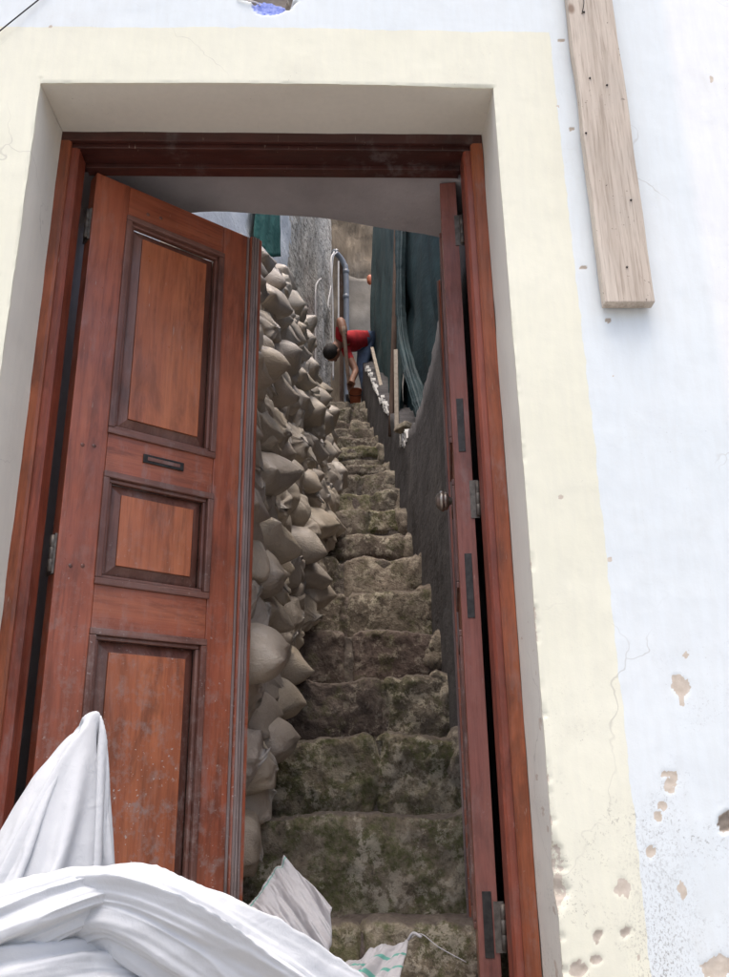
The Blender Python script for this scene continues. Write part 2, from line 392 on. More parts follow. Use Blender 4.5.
def cloth_mat(name, col, stripe=None):
    k = Nodes(name); u = k.coord('Object')
    n1 = k.noise(u, 30, 5, .6, .8)
    c = k.mix(k.ramp(k.noise(u, 6, 4), [(.45, 0.), (.75, .25)]), col, tuple(x*.88 for x in col))
    if stripe:
        c = k.mix(k.attr('stripe'), c, stripe)
    k.base(c); k.rough(.62); k.b.inputs['Specular IOR Level'].default_value = .3
    tr = k.n('BsdfTranslucent'); k.put(c, tr.inputs[0]); mx = k.n('MixShader'); mx.inputs[0].default_value = .2
    k.l(k.b.outputs[0], mx.inputs[1]); k.l(tr.outputs[0], mx.inputs[2]); k.l(mx.outputs[0], k.o.inputs[0])
    wv = k.noise(k.coord('Object', (1, 1, 1)), 420, 2, .5)
    cz = k.math('ABSOLUTE', k.math('SUBTRACT', k.noise(k.coord('Object', (1.2, .7, .9)), 9, 5, .6, 2.5), .5))
    b = k.bump(cz, .10, .02, k.bump(n1, .22, .010)); k.bump(wv, .10, .001, b); return k.m
M['sheet'] = cloth_mat('white_woven_sheet', (.64, .655, .675))
M['bag'] = cloth_mat('white_woven_bag', (.52, .51, .52), (.16, .42, .35))
def net_mat(name, a, b, hole):
    k = Nodes(name); u = k.pos()
    c = k.mix(k.ramp(k.noise(u, 5, 5, .65), [(.35, 0.), (.68, 1.)]), a, b)
    c = k.mix(k.ramp(k.noise(u, 60, 3, .7), [(.66, 0.), (.74, .6)]), c, (.22, .25, .25))
    k.base(c); k.rough(.7)
    tp = k.n('BsdfTransparent'); mx = k.n('MixShader')
    mx.inputs[0].default_value = hole
    k.l(k.b.outputs[0], mx.inputs[1]); k.l(tp.outputs[0], mx.inputs[2]); k.l(mx.outputs[0], k.o.inputs[0])
    k.bump(k.noise(u, 25, 4), .4, .02); return k.m
M['net'] = net_mat('dark_green_shade_net', (.010, .026, .031), (.020, .050, .056), .05)
M['net_light'] = net_mat('weathered_green_shade_net', (.026, .052, .056), (.05, .088, .09), .1)
M['tarp'] = net_mat('green_tarpaulin', (.008, .075, .062), (.02, .12, .10), .02)
def plank_mat():
    k = Nodes('weathered_pine'); v = k.coord('Object', (1, 1, .05)); u = k.coord('Object')
    g1 = k.noise(v, 42, 5, .6, .8); g2 = k.noise(v, 170, 3, .6)
    c = k.ramp(g1, [(.3, (.37, .31, .25)), (.5, (.50, .43, .36)), (.72, (.60, .53, .45))])
    c = k.mix(k.ramp(g2, [(.32, .5), (.5, 0.)]), c, (.24, .185, .14))
    kn = k.vor(k.coord('Object', (1, 1, .55)), 9, 'F1')
    c = k.mix(k.ramp(kn, [(.05, .8), (.11, 0.)]), c, (.17, .10, .06))
    st = k.math('MULTIPLY', k.ramp(k.noise(u, 85, 3), [(.66, 0.), (.71, 1.)]), k.ramp(k.noise(u, 8, 2), [(.48, 0.), (.6, 1.)]))
    c = k.mix(st, c, (.10, .075, .06))
    c = k.mix(k.ramp(k.noise(u, 6, 4), [(.45, 0.), (.7, .35)]), c, (.38, .35, .31))
    k.base(c); k.rough(.85); k.bump(g2, .4, .002, k.bump(g1, .3, .004)); return k.m
M['plank'] = plank_mat()
M['post'] = wood_mat('old_post_wood', (.06, .035, .025), (.11, .068, .048), (.17, .115, .085), 'z', .8, 0, .3, 0)
M['batten'] = plain('pale_batten_wood', (.40, .34, .27), .8, 0, .25, 40)
M['pvc_grey'] = plain('grey_pipe_plastic', (.17, .19, .22), .4, 0, .12, 12)
M['pvc_white'] = plain('white_pipe_plastic', (.62, .60, .58), .5, 0, .12, 20)
M['cable'] = plain('dark_cable', (.03, .03, .03), .6, 0, .2)
M['orange'] = plain('orange_plastic', (.45, .13, .06), .5, 0, .2, 12)
M['skin'] = plain('tanned_skin', (.30, .155, .105), .55, 0, .12, 40)
M['shirt'] = plain('red_cotton', (.48, .026, .034), .85, 0, .25, 14, .008, .5)
M['jeans'] = plain('washed_denim', (.13, .18, .28), .85, 0, .25, 16, .008, .5)
M['hair'] = plain('dark_hair', (.02, .016, .014), .7, 0, .4, 90, .006, .8)
M['boots'] = plain('dark_boot_leather', (.03, .026, .024), .6, 0, .3)
M['handle'] = plain('worn_tool_handle', (.50, .36, .27), .7, 0, .2, 30)
M['plaster_white'] = plain('broken_white_plaster', (.52, .51, .49), .9, 0, .2, 30, .006, .6)

# ------------------------------------------------------------------ the setting
STREET, LAND = -1.56, -.555
STEP_T, STEP_R = .345, .24495
Y_0, Z_0 = .996, -.0637
def y_n(n): return Y_0+n*STEP_T
def z_n(n): return Z_0+n*STEP_R
def z_st(Y): return Z_0+(Y-Y_0)*STEP_R/STEP_T
WP = [(.0, .60), (1.2, .60), (2.4, .617), (3.3, .608), (3.8, .587), (4.7, .555), (5.6, .497), (6.7, .458), (7.8, .43), (9.5, .42)]
def wall_x(Y): return float(np.interp(Y, [a for a, b in WP], [b for a, b in WP]))
def lwall_x(Y): return float(np.interp(Y, [.62, 8.0, 9.5], [-.66, .03, .12]))

g = mesh('ground', [(-60, -60, STREET), (60, -60, STREET), (60, 60, STREET), (-60, 60, STREET)], [(0, 1, 2, 3)], M['paving'], smooth=False)
meta(g, kind='structure')
# doorstep flight up from the street to the threshold
ds = empty('doorstep', (0, -.3, STREET), kind='structure')
for i in range(4):
    box('step', (-1.15, 1.25), (-.62-.28*(3-i)+(.28*3 if i == 3 else 0)*0, -.004), (STREET+.001*i, LAND-.25*(3-i)-.012), M['concrete'], ds, bevel=.012)
box('landing', (-.66, .66), (.0, y_n(-1)+.05), (STREET+.004, LAND), M['core'], None).update_tag()
bpy.data.objects['landing']['kind'] = 'structure'

# ---- front wall, painted, modelled with its dents, holes and chipped corners
OL, OR, OT = -.568, .584, 1.7125
def build_facade():
    fine = .0046
    def axis(lo, hi, a, b, keys):
        f = list(np.arange(a, b, fine)); c1 = list(np.linspace(lo, a, 10)[:-1]); c2 = list(np.linspace(b, hi, 10))
        v = [t for t in c1+f+c2 if min(abs(t-k) for k in keys) > fine*.55]+list(keys)
        return np.array(sorted(v))
    xs = axis(-3.4, 3.4, -.72, 1.2, (OL, OR)); zs = axis(STREET-.2, 2.6, -.48, 2.1, (OT,))
    X, Z = np.meshgrid(xs, zs, indexing='ij')
    P = np.stack([X.ravel(), np.zeros(X.size), Z.ravel()], 1)
    y = -.004*fbm(P, 1.3, 2, 5)-.0005*fbm(P, 14, 3, 9)
    chip = np.zeros(len(P)); grey = np.zeros(len(P)); blue = np.zeros(len(P))
    warp = .42*fbm(P, 45, 4, 21)+.20*fbm(P, 120, 2, 31)
    spots = [(682, 686, 8, 8, .7), (637+45, 697, 2.5, 7, .5), (671, 783, 6.5, 12, .8), (725, 822, 6, 9, 3.), (657, 817, 4, 4, .6), (653, 852, 5, 5, .6), (683, 890, 3, 8, .6),
             (720, 968, 15, 9, .9), (663, 806, 4, 3, .5), (624, 888, 7, 7, .7), (626, 932, 7, 4.5, 1.4), (598, 936, 4, 4, 1.2), (595, 960, 5, 3, 1.1),
             (579, 970, 7, 6, 1.2), (640, 957, 3, 3, 1.), (686, 655, 2, 2, .6), (610, 560, 2, 2, .7), (560, 497, 2.5, 2, .7),
             (608, 320, 3, 2.5, 1.5), (585, 267, 3.5, 2.5, 1.8), (572, 128, 2.5, 2, 1.6), (561, 40, 3, 2, 1.5), (558, 105, 1.5, 1.5, 1), (612, 376, 1.3, 1.3, .9),
             (50, 26, 2, 1.2, .8), (711, 78, 1.5, 4, .6)]
    for sx, sy, rx, rz, dep in spots:
        c = px(sx, sy, 0); sc = .00243+.0004*max(0, c[2])*.6
        d = np.hypot((P[:, 0]-c[0])/(rx*sc), (P[:, 2]-c[2])/(rz*sc))+warp
        mk = np.clip((1.0-d)/.30, 0, 1)
        y += mk*(.0035 if rx > 3.6 else .0006)*dep*.5*(1+.4*vn(P, 150, 3)); chip = np.maximum(chip, mk)
        if dep > 1: grey = np.maximum(grey, mk*np.clip((.95-d)/.2, 0, 1)*min(1, dep/3))
    # the hole with blue paint above the door
    c = px(270, 4, 0)
    d = np.hypot((P[:, 0]-c[0]-.008)/.062, (P[:, 2]-c[2]-.022)/.055)+warp*.5
    mk = np.clip((1-d)/.2, 0, 1); y += mk*.028; grey = np.maximum(grey, mk*.8); chip = np.maximum(chip, mk)
    d2 = np.hypot((P[:, 0]-c[0]+.006)/.045, (P[:, 2]-c[2]+.012)/.034)+warp*.35
    b = np.clip((1-d2)/.12, 0, 1); y += b*.004-b*mk*.016; blue = b; grey *= (1-b); chip *= (1-b)
    # chipped edges round the opening (45 degree losses of uneven size)
    def loss(t, seed):
        q = np.stack([t, t*0+seed, t*0], 1)
        a = .0022+.010*np.clip(fbm(q, 7, 4, seed)-.12, 0, 1)+.006*np.clip(fbm(q, 40, 3, seed+5)-.1, 0, 1)
        lowmore = np.clip((.9-t)/1.0, 0, 1.4)
        return a*(.45+lowmore) if seed < 3 else a*.35
    lr = loss(P[:, 2], 1); ll = loss(P[:, 2], 2); lt = loss(P[:, 0], 3)
    below = P[:, 2] < OT+.02
    e = np.where(below, np.maximum(0, lr-np.maximum(0, P[:, 0]-OR)), 0)*(P[:, 0] >= OR-1e-6)
    e2 = np.where(below, np.maximum(0, ll-np.maximum(0, OL-P[:, 0])), 0)*(P[:, 0] <= OL+1e-6)
    e3 = np.maximum(0, lt-np.maximum(0, P[:, 2]-OT))*(P[:, 2] >= OT-1e-6)*((P[:, 0] > OL-.004) & (P[:, 0] < OR+.004))
    ed = np.maximum(np.maximum(e, e2), e3); y += ed
    chip = np.maximum(chip, np.clip((ed-.004)/.004, 0, .6))
    P[:, 1] = y
    nx, nz = len(xs), len(zs)
    iL = int(np.argmin(abs(xs-OL))); iR = int(np.argmin(abs(xs-OR))); kT = int(np.argmin(abs(zs-OT)))
    F = []
    for a in range(nx-1):
        for b in range(nz-1):
            if iL <= a < iR and b < kT: continue
            F.append((a*nz+b, (a+1)*nz+b, (a+1)*nz+b+1, a*nz+b+1))
    V = [P]; A = {'chip': [chip], 'grey': [grey], 'blue': [blue], 'reveal': [np.zeros(len(P))]}
    base = len(P)
    def strip(col, start, shift):
        """col: indices of the edge vertices; runs inwards to the frame"""
        nonlocal base
        st = start; ys = np.array([.0, .006, .014, .03, .06, .1, .15, .215])
        n = len(st); W_ = np.zeros((n, len(ys), 3))
        for j, yy in enumerate(ys):
            W_[:, j] = st+np.array([shift[0]*yy/.215, 0, shift[1]*yy/.215]); W_[:, j, 1] = st[:, 1]+(.215-st[:, 1])*yy/.215
            if shift[2] == 'x': W_[-1, j, 2] += .004+.02*yy/.215
        Q = W_.reshape(-1, 3)
        wv = .0022*fbm(Q, 6, 3, 44)*np.tile(np.clip(ys/.06, 0, 1), n)
        if shift[2] == 'x': Q[:, 0] += wv
        else: Q[:, 2] += wv
        V.append(Q)
        ch0 = np.repeat(chip[col], len(ys))*np.tile(np.clip(1-ys/.012, 0, 1), n)
        sp = np.clip((fbm(Q, 30, 4, 77)-.62)*6, 0, .8)*np.tile((ys > .01)*1., n)*np.clip(.9-Q[:, 2], 0, 1)
        A['chip'].append(np.maximum(ch0, sp)); A['grey'].append(Q[:, 0]*0); A['blue'].append(Q[:, 0]*0); A['reveal'].append(np.tile(np.clip(ys/.012, 0, 1), n))
        F.extend(gridf(n, len(ys), False, base)); base += len(Q)
    cr = [iR*nz+b for b in range(kT+1)]; strip(cr, P[cr].copy(), (0, 0, 'x'))
    cl = [iL*nz+b for b in range(kT+1)]; strip(cl, P[cl].copy(), (0, 0, 'x'))
    ct = [a*nz+kT for a in range(iL, iR+1)]; strip(ct, P[ct].copy(), (0, .016, 'z'))
    V = np.concatenate(V)
    t = empty('front_wall', (0, .3, STREET), label='white painted street wall with a broad cream border around the doorway', cat='wall')
    me = bpy.data.meshes.new('painted_face'); me.from_pydata(V.tolist(), [], F)
    for k_, v_ in A.items():
        at = me.attributes.new(k_, 'FLOAT', 'POINT'); at.data.foreach_set('value', np.concatenate(v_).astype(np.float32))
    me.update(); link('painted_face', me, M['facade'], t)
    # masonry behind the paint
    Yb = .62
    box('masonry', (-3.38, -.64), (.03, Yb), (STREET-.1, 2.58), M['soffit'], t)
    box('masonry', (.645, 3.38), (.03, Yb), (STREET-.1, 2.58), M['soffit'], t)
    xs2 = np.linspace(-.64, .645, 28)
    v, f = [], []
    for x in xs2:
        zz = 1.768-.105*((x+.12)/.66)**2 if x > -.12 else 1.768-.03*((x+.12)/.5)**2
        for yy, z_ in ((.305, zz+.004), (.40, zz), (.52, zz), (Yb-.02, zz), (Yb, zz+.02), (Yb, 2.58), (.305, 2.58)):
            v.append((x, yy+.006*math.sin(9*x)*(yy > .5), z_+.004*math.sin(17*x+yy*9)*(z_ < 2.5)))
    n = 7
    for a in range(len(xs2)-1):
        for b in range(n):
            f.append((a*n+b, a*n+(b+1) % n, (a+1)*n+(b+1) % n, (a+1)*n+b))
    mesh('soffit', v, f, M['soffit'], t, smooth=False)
    box('coping', (-3.45, 3.45), (-.06, .68), (2.582, 2.66), M['concrete'], t, bevel=.01)
    # side faces of the opening behind the frame
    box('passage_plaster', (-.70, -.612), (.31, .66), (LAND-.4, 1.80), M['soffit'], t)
    return t
build_facade()

# ---- stone stairs: every step a part, every riser stone a sub-part
stairs = empty('stone_stairs', (0, Y_0, LAND), kind='structure')
def step_profile(n):
    """(Y, z, normal) along riser, nosing and tread, as functions of arc length"""
    rr = .022
    pts = []
    for z in np.linspace(-STEP_R-.05, -rr, 14): pts.append((-.012*(-z/STEP_R), z, (-1., .05)))
    for a in np.linspace(0, math.pi/2, 7)[1:]: pts.append((rr-rr*math.cos(a), -rr+rr*math.sin(a), (-math.cos(a), math.sin(a))))
    for y in np.linspace(rr, STEP_T+.05, 10)[1:]: pts.append((y, 0., (0., 1.)))
    return pts
PR = step_profile(0); NPR = len(PR)
def prof_at(s):
    """s in 0..1 from riser foot to 7 cm onto the tread"""
    t = np.asarray(s)*22.0; i = np.clip(t.astype(int), 0, NPR-2); f = t-i
    A_ = np.array([(p[0], p[1], p[2][0], p[2][1]) for p in PR])
    return A_[i]*(1-f)[:, None]+A_[i+1]*f[:, None]
JR = random.Random(3)
JIT = {n: ((JR.uniform(-.03, .03), JR.uniform(-.022, .018), JR.uniform(-.035, .035)) if 1 < n < 16 else (0, 0, 0)) for n in range(-1, 17)}
def jit(Q, n):
    a, b, c = JIT[n]; Q[:, 1] += a+.03*vn(Q*np.array([1, 0, 0]), 4, n+70)*(0 < n < 16); Q[:, 2] += b+c*Q[:, 0]+.012*vn(Q*np.array([1, 0, 0]), 6, n+90)*(0 < n < 16); return Q
for n in range(-1, 17):
    xr = wall_x(y_n(n))+.05; xl = lwall_x(y_n(n))-.06
    nx = 44; xs = np.linspace(xl, xr, nx)
    depth = 3.2 if n == 16 else 0
    P = np.array([(x, y_n(n)+p[0]+(depth if (p[0] > .35 and depth) else 0), z_n(n)+p[1]) for x in xs for p in PR])
    N = np.array([(0, p[2][0], p[2][1]) for x in xs for p in PR])
    P = P+N*(.012*fbm(P, 7, 4, 3)+.004*fbm(P, 30, 3, 8)-.012)[:, None]
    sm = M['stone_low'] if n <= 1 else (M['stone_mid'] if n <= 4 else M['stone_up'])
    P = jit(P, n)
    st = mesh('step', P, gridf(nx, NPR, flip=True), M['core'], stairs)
    # riser stones
    rs = random.Random(100+n)
    vis_l = max(xl, -.32)
    x = vis_l; edges = [x]
    while x < xr-.16:
        x += rs.uniform(.2, .55) if n > 1 else (rs.uniform(1.1, 1.3) if n == 0 else rs.uniform(.4, .8)); edges.append(min(x, xr-.02))
    edges[-1] = xr-.02
    for a, b in zip(edges[:-1], edges[1:]):
        if b-a < .05: continue
        last = b > xr-.03
        rows = [(.0, 1.)] if rs.random() < (2 if n <= 1 else .8) else [(.0, .36+rs.uniform(-.08, .06)), None]
        if rows[-1] is None: rows[-1] = (rows[0][1]+.015, 1.)
        for (s0, s1) in rows:
            nu, ns = int(8+(b-a)*(110 if n < 4 else 50)), (34 if n < 4 else 18)
            U, V_ = np.meshgrid(np.linspace(0, 1, nu), np.linspace(0, 1, ns), indexing='ij')
            U, V_ = U.ravel(), V_.ravel()
            sd_ = rs.randint(0, 9999)
            jx = np.stack([V_*3, U*0+sd_, U*0], 1); js = np.stack([U*3, U*0+sd_+7, U*0], 1)
            X = a+.008+(b-a-.016)*U+.022*vn(jx, 1, sd_)
            s_ = np.clip(s0+(s1-s0)*V_+.035*vn(js, 1, sd_+3), .0, 1.)
            pr = prof_at(s_)
            eu = np.minimum(U, 1-U)*(b-a); ev = np.minimum(V_, 1-V_)*.30*(s1-s0)
            e = np.clip(np.minimum(eu, ev)/.028, 0, 1); h = -.013+(.021+rs.uniform(-.005, .008))*np.sqrt(1-(1-e)**2)
            Q = np.stack([X, y_n(n)+pr[:, 0], z_n(n)+pr[:, 1]], 1)
            h = h+(.013*fbm(Q, 7, 4, sd_ % 50)+.005*ridged(Q, 24, 3, sd_ % 40)-.003+.003*fbm(Q, 60, 3, 4))*e
            Q = Q+np.stack([X*0, pr[:, 2], pr[:, 3]], 1)*h[:, None]
            Q = jit(Q, n)
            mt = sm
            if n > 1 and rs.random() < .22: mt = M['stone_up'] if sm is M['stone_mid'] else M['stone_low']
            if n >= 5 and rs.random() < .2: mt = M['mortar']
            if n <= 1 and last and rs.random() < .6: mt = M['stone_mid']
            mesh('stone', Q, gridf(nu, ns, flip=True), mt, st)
    # ragged pale mortar where the step meets the rendered wall
    if n >= 0:
        nu, ns = 7, 16
        U, V_ = np.meshgrid(np.linspace(0, 1, nu), np.linspace(0, 1, ns), indexing='ij'); U, V_ = U.ravel(), V_.ravel()
        x1 = wall_x(y_n(n)+.02)+.03; wd = .085+.045*vn(np.stack([V_*4, U*0+n*3, U*0], 1), 1, 5)
        X = x1-wd*(1-U); pr = prof_at(np.clip(.25+.75*V_, 0, 1)); e = np.clip(np.minimum(V_, 1-V_)/.12, 0, 1)*np.clip(U*4, 0, 1)
        Q = np.stack([X, y_n(n)+pr[:, 0], z_n(n)+pr[:, 1]], 1)
        h = -.010+.036*e+.016*fbm(Q, 22, 3, n+60)*e
        Q = Q+np.stack([X*0, pr[:, 2], pr[:, 3]], 1)*h[:, None]
        Q = jit(Q, n)
        mesh('mortar_edge', Q, gridf(nu, ns, flip=True), M['mortar'], st)

# ---- dark rendered wall on the right, its top broken away beyond the doorway
TOPP = [(.60, 2.02), (1.065, 1.986), (1.37, 1.877), (1.65, 1.869), (2.02, 1.882), (2.535, 1.958), (3.0, 2.043), (3.33, 2.134), (3.59, 2.272), (3.755, 2.379), (4.13, 2.645),
        (4.58, 2.934), (4.93, 3.188), (5.29, 3.458), (5.725, 3.809), (6.535, 4.303), (6.865, 4.511), (7.1, 4.75)]
rw = empty('rendered_wall', (.75, .62, STREET), label='dark grey cement-rendered wall with a broken top edge climbing beside the stairs', cat='wall')
Ys = np.concatenate([np.arange(.622, 7.1, .022)])
tp = np.interp(Ys, [a for a, b in TOPP], [b for a, b in TOPP])
yy = np.stack([Ys, Ys*0, Ys*0], 1)
tp = tp+.022*fbm(yy, 9, 4, 3)*np.clip((Ys-1.5), 0.2, 1)
nzv = 20
P, C_ = [], []
for Y, zt in zip(Ys, tp):
    zb = z_st(Y)-.55
    for k in range(nzv):
        P.append((wall_x(Y), Y, zb+(zt-zb)*k/(nzv-1)))
P = np.array(P); P[:, 0] += .010*fbm(P, 2.5, 4, 14)+.003*fbm(P, 20, 3, 15)
V = [P]; F = gridf(len(Ys), nzv)
front_top = np.arange(len(Ys))*nzv+nzv-1
bk = P[front_top]+np.array([.16, 0, .0]); bk[:, 2] += .03*fbm(bk, 8, 3, 18)
bb = bk.copy(); bb[:, 2] = np.array([z_st(Y)-.55 for Y in Ys])
o1 = len(P); o2 = o1+len(Ys)
V = np.concatenate([P, bk, bb])
for a in range(len(Ys)-1):
    F.append((front_top[a], front_top[a+1], o1+a+1, o1+a)); F.append((o1+a, o1+a+1, o2+a+1, o2+a))
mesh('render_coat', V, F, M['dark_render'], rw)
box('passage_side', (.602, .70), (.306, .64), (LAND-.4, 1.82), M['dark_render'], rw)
# flakes of white plaster left along the broken edge
fl = random.Random(5)
for Y in list(np.arange(3.2, 3.56, .05))+list(np.arange(4.3, 6.3, .055)):
    i = int(np.argmin(abs(Ys-Y))); zt_ = tp[i]; sx = fl.uniform(.035, .085); sz = fl.uniform(.018, .05)*(.7 if Y > 3.6 else 1.)
    if fl.random() < .16: continue
    nn = 13; c = np.array([wall_x(Y)-.003, Y, zt_-.018+fl.uniform(-.02, .006)])
    rr = [fl.uniform(.5, 1.15) for k in range(nn)]
    ring = [c+np.array([-.007+fl.uniform(-.002, .002), math.cos(2*math.pi*k/nn)*sx*rr[k], math.sin(2*math.pi*k/nn)*sz*rr[k]+.7*math.cos(2*math.pi*k/nn)*sx*rr[k]]) for k in range(nn)]
    ring2 = [p+np.array([.03, 0, .002]) for p in ring]
    f = [tuple(range(nn))[::-1], tuple(range(nn, 2*nn))]+[(k, (k+1) % nn, nn+(k+1) % nn, nn+k) for k in range(nn)]
    mesh('plaster_flake', ring+ring2, f, M['plaster_white'], rw, smooth=False)

# ---- left wall of the alley, back wall, concrete ledge
def slab_wall(name, pa, pb, za, zb, thick, mat, label, seed, amp=.02, ztop=None, step_=.09, parent=None):
    """vertical wall between two plan points with an uneven face; za,zb: (bottom, top) at either end"""
    L = math.hypot(pb[0]-pa[0], pb[1]-pa[1]); n = max(4, int(L/step_)); mrows = 46
    nrm = np.array([(pb[1]-pa[1])/L, -(pb[0]-pa[0])/L, 0])
    P = []
    for i in range(n+1):
        t = i/n
        lo = za[0]+(zb[0]-za[0])*t; hi = za[1]+(zb[1]-za[1])*t
        for k in range(mrows): P.append((pa[0]+(pb[0]-pa[0])*t, pa[1]+(pb[1]-pa[1])*t, lo+(hi-lo)*k/(mrows-1)))
    P = np.array(P); top = np.arange(n+1)*mrows+mrows-1
    P = P+nrm*(amp*fbm(P, 3, 4, seed)+amp*.5*ridged(P, 9, 2, seed+4))[:, None]
    P[top, 2] += .06*fbm(P[top], 4, 3, seed)
    B = P[top]-nrm*thick; Bb = P[np.arange(n+1)*mrows]-nrm*thick
    F = gridf(n+1, mrows); o1 = len(P); o2 = o1+n+1
    for a in range(n):
        F.append((top[a], top[a+1], o1+a+1, o1+a)); F.append((o1+a, o1+a+1, o2+a+1, o2+a))
    o = mesh(name, np.concatenate([P, B, Bb]), F, mat, parent)
    return o
o = slab_wall('rubble_wall', (lwall_x(.62), .62), (lwall_x(8.9), 8.9), (-1.2, 2.58), (2.9, 8.9), .35, M['left_wall'], '', 3, .025)
meta(o, 'tall rubble stone wall with patches of whitewash rising behind the sack pile', 'wall')
o = slab_wall('brown_wall', (-1.8, 9.4), (2.6, 9.4), (3., 9.), (3., 9.), .3, M['brown_wall'], '', 9, .08)
meta(o, 'high streaked brown earth-coloured wall closing the top of the alley', 'wall')
o = slab_wall('concrete_wall', (.26, 8.3), (2.4, 8.3), (3., 6.55), (3., 6.4), .2, M['concrete'], '', 12, .02)
meta(o, 'low grey concrete wall standing in front of the high brown wall', 'wall')
o = slab_wall('dark_backing_wall', (2.1, 8.2), (2.1, .7), (-1.5, 6.), (-1.5, 2.4), .2, M['dark_render'], '', 22, .02)  # added wall, keeps the space behind the netting dark
meta(o, 'dark plastered wall added behind the green netting to keep the space there dark', 'wall')

# ------------------------------------------------------------------ door frame
FR = empty('door_frame', (0, .25, LAND), label='dark red varnished wooden frame set deep in the doorway', cat='door frame')
def extr(name, prof, z0, z1, mat, parent):
    """prof: closed (x,y) polygon extruded in z"""
    n = len(prof); v = [(x, y, z0) for x, y in prof]+[(x, y, z1) for x, y in prof]
    f = [tuple(range(n)), tuple(range(n, 2*n))[::-1]]+[(k, n+k, n+(k+1) % n, (k+1) % n) for k in range(n)]
    o = mesh(name, v, f, mat, parent, smooth=False)
    bm = bmesh.new(); bm.from_mesh(o.data); bmesh.ops.recalc_face_normals(bm, faces=bm.faces)
    bm.to_mesh(o.data); bm.free(); return o
zt = 1.7285
for s, xo in ((-1, -.575), (1, .583)):
    xi = xo-s*.052
    extr('jamb', [(xo, .205), (xi+s*.006, .205), (xi, .212), (xi, .268), (xi+s*.016, .268), (xi+s*.016, .305), (xo, .305)], LAND+.001, zt-.045, M['frame'], FR)
    extr('bead', [(xo, .190), (xo-s*.026, .190), (xo-s*.032, .196), (xo-s*.032, .2046), (xo, .2046)], LAND+.002, zt-.032, M['frame_bead'], FR)
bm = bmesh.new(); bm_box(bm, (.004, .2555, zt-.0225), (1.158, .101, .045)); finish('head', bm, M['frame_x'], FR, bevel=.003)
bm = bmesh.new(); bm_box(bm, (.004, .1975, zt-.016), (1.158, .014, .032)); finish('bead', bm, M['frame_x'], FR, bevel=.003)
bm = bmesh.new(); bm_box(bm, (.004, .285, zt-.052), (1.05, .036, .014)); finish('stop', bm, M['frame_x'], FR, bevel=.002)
box('threshold', (-.56, .57), (.15, .33), (LAND-.003, LAND+.018), M['concrete'], FR, bevel=.006)

# ------------------------------------------------------------------ left leaf, ajar at 37 degrees
def build_leaf(name, loc, rz, label, mirror=False):
    """local x runs from hinge to free edge, y = thickness (0 = street face), z from the eye level"""
    t = empty(name, (loc[0], loc[1], 0), rz, label, 'door')
    W_, TH, ZT, ZB = .54, .045, 1.668, LAND+.035
    sg = -1 if mirror else 1
    def b(nm, x, y, z, mat, par=t, bev=.0025):
        return box(nm, x, (sg*y[0], sg*y[1]), z, mat, par, False, bev)
    b('stile', (0, .10), (0, TH), (ZB, ZT), M['wood'])
    b('stile', (.41, .498), (0, TH), (ZB, ZT), M['wood'])
    b('meeting_strip', (.4985, .540), (-.012, TH-.003), (ZB+.002, ZT-.002), M['wood'], bev=.004)
    for xx in (.494, .506, .514, .523):
        b('meeting_bead', (xx-.0035, xx+.0035), (-.018 if xx > .5 else -.006, -.0005 if xx < .5 else -.0118), (ZB+.004, ZT-.004), M['wood_grey'], bev=.002)
    for z0, z1 in ((1.566, ZT), (.79, .90), (.388, .50), (ZB, -.285)):
        b('rail', (.1005, .4095), (.0006, TH-.0006), (z0, z1), M['wood_x'])
    for z0, z1 in ((.90, 1.566), (.50, .79), (-.285, .388)):
        x0, x1 = .10, .41
        # stepped frame moulding
        for k, (i0, i1, yf, yb) in enumerate(((-.003, .014, -.007, .014), (.0142, .024, .004, .02))):
            b('moulding', (x0+i0, x1-i0), (yf, yb), (z1-i1, z1-i0), M['wood_mould_x'], bev=.003)
            b('moulding', (x0+i0, x1-i0), (yf, yb), (z0+i0, z0+i1), M['wood_mould_x'], bev=.003)
            b('moulding', (x0+i0, x0+i1), (yf, yb), (z0+i1+.0005, z1-i1-.0005), M['wood_mould'], bev=.003)
            b('moulding', (x1-i1, x1-i0), (yf, yb), (z0+i1+.0005, z1-i1-.0005), M['wood_mould'], bev=.003)
        # raised panel: sloping margin and flat field
        a, c = .0235, .052
        Y0_, Y1_ = sg*.024, sg*.010
        o_ = [(x0+a, Y0_, z0+a), (x1-a, Y0_, z0+a), (x1-a, Y0_, z1-a), (x0+a, Y0_, z1-a)]
        i_ = [(x0+c, Y1_, z0+c), (x1-c, Y1_, z0+c), (x1-c, Y1_, z1-c), (x0+c, Y1_, z1-c)]
        k_ = [(p[0], sg*.032, p[2]) for p in o_]
        fs = [(0, 1, 5, 4), (1, 2, 6, 5), (2, 3, 7, 6), (3, 0, 4, 7), (8, 11, 10, 9), (0, 8, 9, 1), (1, 9, 10, 2), (2, 10, 11, 3), (3, 11, 8, 0)]
        pn = mesh('panel', o_+i_+k_, fs, M['wood_mould'], t, False, False)
        fy0, fy1 = (.0035, .0099)
        b('field', (x0+c+.0, x1-c-.0), (fy0, fy1), (z0+c, z1-c), M['wood_panel'], pn, .0015)
    return t
leaf = build_leaf('door_leaf', (-.494, .285, 0), R(37.1), 'red-brown panelled wooden door leaf standing ajar beside the sack pile')
plate = box('letter_plate', (.20, .318), (-.0045, -.0002), (.838, .862), M['iron'], leaf, False, .0015)
box('slot', (.212, .306), (-.0062, -.0046), (.845, .855), M['wood_mould_x'], plate, False, .0006)
for z in (.851, .536, -.05, 1.6):
    for x in ((.036, .066) if z < 1.5 else (.16, .2)):
        lathe('peg', [(.0001, -.0008), (.0048, -.0008), (.0056, .0005)], (x, -.0002, z+.006*math.sin(x*99)), (0, 1, 0), M['wood_mould'], leaf, False, 10)
